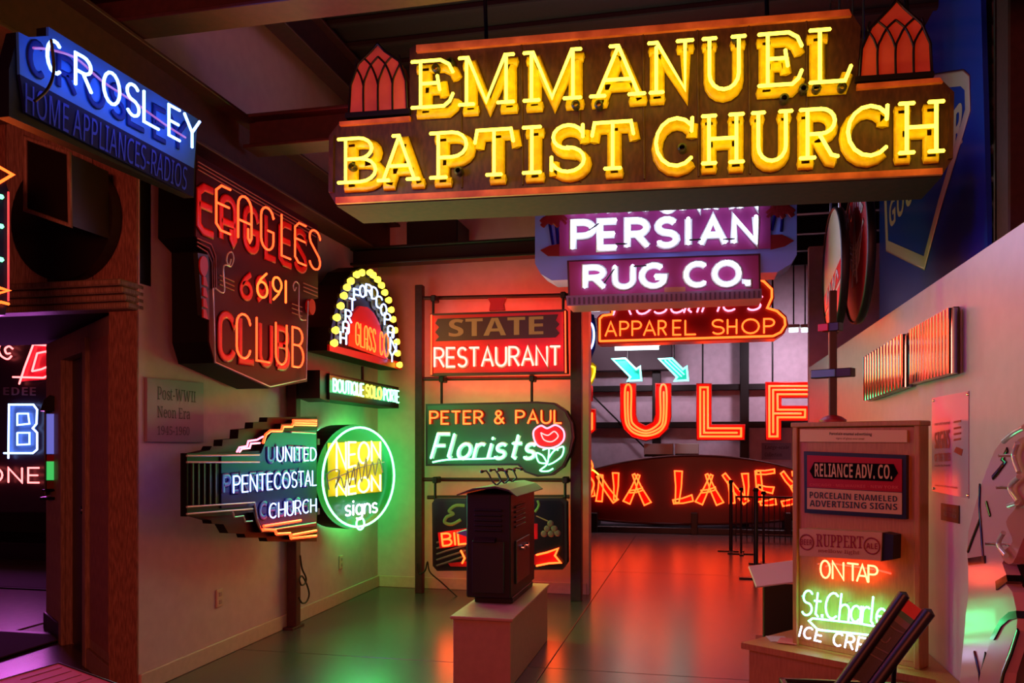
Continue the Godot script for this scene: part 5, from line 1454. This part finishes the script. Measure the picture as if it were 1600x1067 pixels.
	part(x, "shaft", Mb.new().box(Vector3(0, 205 * k / 2, 0), Vector3(0.042, 205 * k, 0.042), 0.004), look("maroon_steel", Color(0.16, 0.03, 0.03), 0.4))
	var turn := Basis(Vector3.UP, -0.6)
	for e in [[76.0, 0.24, "pale_blue_enamel"], [148.0, 0.1, "scarlet_enamel"]]:
		var arm := part(x, "cross_piece", Mb.new().box(Vector3(0, e[0] * k, 0), Vector3(e[1], 0.05, 0.06), 0.004, turn), look("maroon_steel"))
		part(arm, "lit_face", Mb.new().box(turn * Vector3(-0.04, 0, 0.034) + Vector3(0, e[0] * k, 0), Vector3(e[1] * 0.6, 0.042, 0.01), 0.003, turn), look(e[2]))
	# papers on the ledge
	for e in [[1215, 999, 8, "loose leaflet on the ledge corner, whitish", Color(0.75, 0.7, 0.72)], [1232, 1003, -14, "loose reddish leaflet on the ledge, touching the whitish one", Color(0.8, 0.45, 0.42)]]:
		var p := on_y(e[0], e[1], lh)
		var o := thing("leaflet", e[3], "leaflet", p, e[2], "leaflets on the ledge")
		part(o, "paper", Mb.new().box(Vector3(0, 0.003 + (0.003 if e[2] < 0 else 0.0), 0), Vector3(0.11, 0.003, 0.14)), look("paper_%d" % e[0], e[4], 0.6))
	easel_and_case(a)

func on_front(s: Node3D, label: String, called: String, category: String) -> Node3D:
	var t := thing(called, label, category, s.position)
	t.transform = s.transform
	return t

func easel_and_case(a: Vector3) -> void:
	# glass-topped low case at the bottom edge
	var top := 0.43
	var p := on_y(1217, 1058, top)
	var c := thing("display_case", "low glass-topped case at the bottom edge before the ledge", "display case", Vector3(p.x, 0, p.z))
	c.rotation_degrees.y = 4
	var w := 0.62
	var dp := 0.9
	var wood := look("dark_wood")
	part(c, "body", Mb.new().box(Vector3(w / 2, (top - 0.05) / 2, dp / 2), Vector3(w - 0.04, top - 0.05, dp - 0.04), 0.004), look("cabinet_wood"))
	for e in [[Vector3(w / 2, top - 0.02, 0.012), Vector3(w, 0.04, 0.024)], [Vector3(w / 2, top - 0.02, dp - 0.012), Vector3(w, 0.04, 0.024)], [Vector3(0.012, top - 0.02, dp / 2), Vector3(0.024, 0.04, dp)], [Vector3(w - 0.012, top - 0.02, dp / 2), Vector3(0.024, 0.04, dp)]]:
		part(c, "rim", Mb.new().box(e[0], e[1], 0.003), wood)
	part(c, "glass_top", Mb.new().box(Vector3(w / 2, top - 0.012, dp / 2), Vector3(w - 0.05, 0.006, dp - 0.05)), look("black_gloss"))
	# small wooden rack with a printed back, leaning on the case
	var s := sign_at("small dark wooden rack with rounded rails and printed back panel", at(1385, 1000, 3.35), -24, 0, "", "wooden_rack", "rack")
	s.basis = Basis(Vector3.UP, deg_to_rad(-24)) * Basis(Vector3.RIGHT, deg_to_rad(-14))
	line(s, "rail", [[[1413, 929], [1360, 1005], [1310, 1074]]], 0.02, 0.024, wood, false, false, 0.02)
	line(s, "rail", [[[1452, 956], [1402, 1022], [1362, 1076]]], 0.02, 0.026, wood, false, false, 0.02)
	plate(s, "red_strip", [[1415, 934], [1446, 957], [1433, 972], [1402, 949]], -0.006, 0.006, look("tomato_enamel"))
	plate(s, "green_strip", [[1402, 949], [1433, 972], [1428, 980], [1397, 957]], -0.006, 0.007, look("jade_enamel", Color(0.02, 0.42, 0.25), 0.3))
	plate(s, "grey_strip", [[1397, 957], [1428, 980], [1421, 988], [1390, 964]], -0.006, 0.006, look("taupe_paint"))
	plate(s, "printed_panel", [[1390, 964], [1421, 988], [1358, 1072], [1326, 1056]], -0.006, 0.006, grained("worn_black", Color(0.2, 0.16, 0.16), 0.35, 0.06, Color(0.15, 0.12, 0.12), Vector3.ONE * 5.0, 31))
	for e in [[[1388, 975], [1400, 984], [1414, 990]], [[1382, 988], [1376, 998], [1384, 1004], [1392, 996]], [[1366, 1010], [1390, 1022]], [[1360, 1022], [1382, 1034]]]:
		line(s, "printed_mark", [e], 0.008, 0.004, look("taupe_paint"), true, false, 0.002)
	var q := s.transform.affine_inverse() * Vector3(s.position.x + 0.05, top, s.position.z - 0.12)
	part(s, "prop", Mb.new().tube([Vector3(loc(s, 1400, 985).x, loc(s, 1400, 985).y, -0.01), q], 0.01, 8), wood)

# ---------------------------------------------------------------- pedestal with the dark metal box
func pedestal_and_box() -> void:
	var h := 0.412
	var fl := on_y(692, 970, h)
	var fr := on_y(801, 967, h)
	var br := on_y(862, 912, h)
	var w := fr.x - fl.x
	var dp := fr.z - br.z
	var c := Vector3((fl.x + fr.x) / 2, 0, (fr.z + br.z) / 2)
	var p := thing("pedestal", "plain painted pedestal box in the middle of the floor", "pedestal", c)
	part(p, "body", Mb.new().box(Vector3(0, (h - 0.02) / 2, 0), Vector3(w - 0.03, h - 0.02, dp - 0.03), 0.004), look("pedestal_paint"))
	part(p, "top_board", Mb.new().box(Vector3(0, h - 0.01, 0), Vector3(w, 0.02, dp), 0.004), look("pedestal_paint"))
	var a := on_y(724, 946, h)
	var b := on_y(798, 946, h)
	var e := on_y(838, 914, h)
	var bw := b.x - a.x
	var bd := b.z - e.z
	var bh := on_z(760, 782, a.z).y - h
	var o := thing("transformer_box", "dark metal box with sheet roof and wire hooks on pedestal", "transformer", Vector3((a.x + b.x) / 2, h, (b.z + e.z) / 2))
	var m := look("dark_bronze", Color(0.1, 0.06, 0.055), 0.5, 0.0, 0.3)
	part(o, "base", Mb.new().box(Vector3(0.02, 0.02, 0), Vector3(bw * 0.86, 0.04, bd * 0.86), 0.005), m)
	part(o, "body", Mb.new().box(Vector3(0, 0.04 + bh / 2, 0), Vector3(bw, bh, bd), 0.008), m)
	for k in 5:
		part(o, "louvre", Mb.new().box(Vector3(0.0, bh * 0.9 - k * 0.032, bd / 2 + 0.004), Vector3(bw * 0.62, 0.014, 0.012), 0.003, Basis(Vector3.RIGHT, 0.5)), m)
		part(o, "louvre", Mb.new().box(Vector3(bw / 2 + 0.004, bh * 0.92 - k * 0.032, 0.12), Vector3(0.012, 0.014, bd * 0.4), 0.003, Basis(Vector3.BACK, -0.5)), m)
	part(o, "front_door", Mb.new().box(Vector3(0, bh * 0.36, bd / 2 + 0.006), Vector3(bw * 0.72, bh * 0.5, 0.014), 0.004), look("dark_hatch", Color(0.08, 0.055, 0.05), 0.4, 0.0, 0.4))
	part(o, "front_lip", Mb.new().box(Vector3(-0.02, bh * 0.62, bd / 2 + 0.02), Vector3(bw * 0.5, 0.012, 0.05), 0.003, Basis(Vector3.RIGHT, 0.5)), m)
	part(o, "side_panel", Mb.new().box(Vector3(bw / 2 + 0.005, bh * 0.38, 0.05), Vector3(0.012, bh * 0.42, bd * 0.55), 0.004), look("dark_hatch"))
	for k in 2:
		part(o, "side_knob", Mb.new().lathe([Vector2(0.018, 0), Vector2(0.016, 0.02), Vector2(0, 0.024)], Vector3(bw / 2 + 0.01, bh * 0.5, 0.1 - k * 0.14), 12, Basis(Vector3.UP, Vector3.RIGHT, Vector3.FORWARD)), look("chrome"))
	# folded roof sheet
	var prof := PackedVector2Array([Vector2(-bw * 0.66, bh + 0.035), Vector2(-bw * 0.3, bh + 0.075), Vector2(0.06, bh + 0.09), Vector2(bw * 0.5, bh + 0.07), Vector2(bw * 0.68, bh + 0.03), Vector2(bw * 0.68, bh + 0.024), Vector2(bw * 0.5, bh + 0.06), Vector2(0.06, bh + 0.078), Vector2(-bw * 0.3, bh + 0.063), Vector2(-bw * 0.66, bh + 0.027)])
	part(o, "roof_sheet", Mb.new().prism(prof, -bd / 2 - 0.05, bd / 2 + 0.06), grained("roof_sheet", Color(0.2, 0.08, 0.11), 0.6, 0.03, Color(0.6, 0.6, 0.6), Vector3.ONE * 3.0, 33))
	part(o, "side_tray", Mb.new().prism(PackedVector2Array([Vector2(-bw / 2, bh * 0.62), Vector2(-bw / 2 - 0.1, bh * 0.66), Vector2(-bw / 2, bh * 0.7)]), 0.1, 0.3), look("pale_steel"))
	for k in 3:
		var z := bd * 0.32 - k * bd * 0.3
		var y := bh + 0.085
		var hk := part(o, "wire_hook", Mb.new().tube([Vector3(0.02, y, z), Vector3(-0.012, y + 0.03, z), Vector3(-0.03, y + 0.07, z), Vector3(-0.05, y + 0.095, z), Vector3(-0.08, y + 0.09, z)], 0.006, 8).tube([Vector3(0.02, y, z), Vector3(0.052, y + 0.03, z), Vector3(0.035, y + 0.07, z), Vector3(0.02, y + 0.09, z), Vector3(0.05, y + 0.1, z), Vector3(0.085, y + 0.092, z)], 0.006, 8), look("black"))
		part(hk, "porcelain_bead", Mb.new().lathe([Vector2(0, -0.012), Vector2(0.012, -0.008), Vector2(0.012, 0.008), Vector2(0, 0.012)], Vector3(0.085, y + 0.092, z), 10).lathe([Vector2(0, -0.012), Vector2(0.012, -0.008), Vector2(0.012, 0.008), Vector2(0, 0.012)], Vector3(-0.08, y + 0.09, z), 10), look("black"))

# ---------------------------------------------------------------- small things
func small_things() -> void:
	# text board on the left wall
	var s := sign_at("pale printed panel on left wall beside the wooden corner post", on_x(274, 640, WL + 0.02), 90, 0, "", "text_board", "board")
	plate(s, "panel", [[230, 590], [318, 598], [318, 691], [230, 690]], -0.018, 0.0, look("lilac_board", Color(0.5, 0.42, 0.5), 0.5))
	printed(s, "printed_text", "Post-WWII", [246, 603, 246, 624, 306, 612, 306, 629], 0.002, look("ink"), true, false)
	printed(s, "printed_text", "Neon Era", [246, 634, 246, 652, 297, 639, 297, 655], 0.002, look("ink"), true, false)
	printed(s, "printed_text", "1945-1960", [246, 665, 246, 679, 296, 667, 296, 680], 0.002, look("dim_ink", Color(0.2, 0.16, 0.19), 0.6), true, false)
	for e in [[343, 934, "wall socket plate low on left wall nearer the wooden corner"], [533, 878, "wall socket plate low on left wall under the round sign"]]:
		var o := sign_at(e[2], on_x(e[0], e[1], WL + 0.008), 90, 0, "socket plates on the left wall", "wall_socket", "socket")
		part(o, "plate", Mb.new().box(Vector3.ZERO, Vector3(0.075, 0.12, 0.012), 0.004), look("trim_paint"))
		for y in [-0.026, 0.026]:
			part(o, "outlet", Mb.new().box(Vector3(0, y, 0.006), Vector3(0.034, 0.03, 0.006), 0.004), look("ivory", Color(0.6, 0.5, 0.5), 0.4))
	# cords
	var cord := thing("power_cord", "coiled black cord hanging on the post at left wall", "cord", on_x(470, 860, WL + 0.15))
	cord.basis = Basis(Vector3.UP, PI / 2)
	line(cord, "cable", [[[469, 868], [472, 888], [478, 902], [477, 911], [471, 914], [468, 905], [472, 900], [479, 912], [483, 928], [479, 940], [472, 942], [467, 934]]], 0.0, 0.007, look("cord"), true)
	var cord2 := thing("power_cord", "thin black cord curling at the foot of the sign frame", "cord", on_z(665, 890, ZB + 0.36))
	line(cord2, "cable", [[[652, 880], [654, 896], [664, 892], [668, 878], [672, 894], [690, 910], [716, 934]]], 0.0, 0.007, look("cord"), true)
	# low lectern with a slanted top
	var lp := at(1214, 900, 6.0)
	var l := thing("lectern", "low black lectern with slanted pale reading panel behind the ledge", "lectern", Vector3(lp.x, 0, lp.z))
	var ya := loc(l, 1214, 912).y
	var p0 := loc(l, 1193, 930)
	var p1 := loc(l, 1250, 930)
	part(l, "stand", Mb.new().box(Vector3((p0.x + p1.x) / 2, ya / 2, -0.05), Vector3(p1.x - p0.x, ya, 0.12), 0.005), look("black"))
	var tb := Basis(Vector3.UP, 0.22) * Basis(Vector3.BACK, 0.13) * Basis(Vector3.RIGHT, 0.75)
	part(l, "reading_panel", Mb.new().box(Vector3(loc(l, 1209, 895).x + 0.05, loc(l, 1209, 895).y, 0.0), Vector3(0.42, 0.02, 0.19), 0.004, tb), look("lectern_panel", Color(0.92, 0.78, 0.92), 0.4))
	part(l, "foot_plate", Mb.new().box(Vector3((p0.x + p1.x) / 2, 0.006, -0.02), Vector3(0.34, 0.012, 0.3), 0.003), look("black"))
	# reading panel at the lower left corner
	var rp := on_y(90, 1036, 0.72)
	var r := thing("reading_rail", "slanted pink-lit text panel at the lower left corner", "reading rail", Vector3(rp.x, 0, rp.z))
	var q := []
	for e in [[92, 1036], [230, 1086], [90, 1140], [-60, 1080]]:
		var v := on_y(e[0], e[1], 0.72) - r.position
		q.append(Vector2(v.x, -v.z))
	var panel := part(r, "panel", Mb.new().prism(PackedVector2Array(q), 0.705, 0.72), look("rose_board", Color(0.72, 0.3, 0.36), 0.5))
	panel.rotation_degrees.x = -90
	var rim := part(r, "frame", Mb.new().sweep(PackedVector2Array(q), 0.71, 0.006, 0.014, true, 6), look("black"))
	rim.rotation_degrees.x = -90
	var text := Mb.new()
	for k in 4:
		var u0: Vector2 = q[0].lerp(q[1], 0.1 + k * 0.12)
		var u1: Vector2 = u0 + (q[3] - q[0]) * 0.5
		text.sweep(PackedVector2Array([u0.lerp(u1, 0.12), u1]), 0.7205, 0.004, 0.001, false, 4)
	var tx := part(r, "printed_text", text, look("red_ink"))
	tx.rotation_degrees.x = -90
	var mid: Vector2 = (q[0] + q[1] + q[2] + q[3]) / 4.0
	part(r, "stem", Mb.new().box(Vector3(mid.x, 0.35, -mid.y), Vector3(0.08, 0.7, 0.08), 0.006), look("black"))
	part(r, "foot_plate", Mb.new().box(Vector3(mid.x, 0.008, -mid.y), Vector3(0.4, 0.016, 0.4), 0.004), look("black"))
	# more neon at the end of the hall behind the camera
	var n := sign_at("red ring-shaped neon sign on the wall behind the viewer", Vector3(-1.2, 2.4, 2.95), 180)
	n.set_meta("label", "red double-ring neon sign hung on the rear wall of the hall")
	var disc := PackedVector2Array()
	var r1 := PackedVector2Array()
	var r2 := PackedVector2Array()
	for k in 48:
		var e := Vector2(cos(TAU * k / 48), sin(TAU * k / 48))
		disc.append(e * Vector2(1.5, 0.7))
		r1.append(e * Vector2(1.42, 0.63))
		r2.append(e * Vector2(1.2, 0.45))
	part(n, "cabinet", Mb.new().prism(disc, -0.14, 0.0), look("ox_red_enamel"))
	part(n, "ring_tube", Mb.new().sweep(r1, 0.05, 0.012, 0.012, true), look("red_gas"))
	part(n, "ring_tube", Mb.new().sweep(r2, 0.05, 0.012, 0.012, true), look("orange_gas"))
	var l2 := AreaLight3D.new()
	l2.name = "glow"
	n.add_child(l2)
	l2.position = Vector3(0, 0, 0.15)
	l2.rotation_degrees = Vector3(0, 180, 0)
	l2.area_size = Vector2(2.6, 1.1)
	l2.area_normalize_energy = true
	l2.light_color = Color(1.0, 0.44, 0.34)
	l2.light_energy = 13.0
	l2.shadow_enabled = true
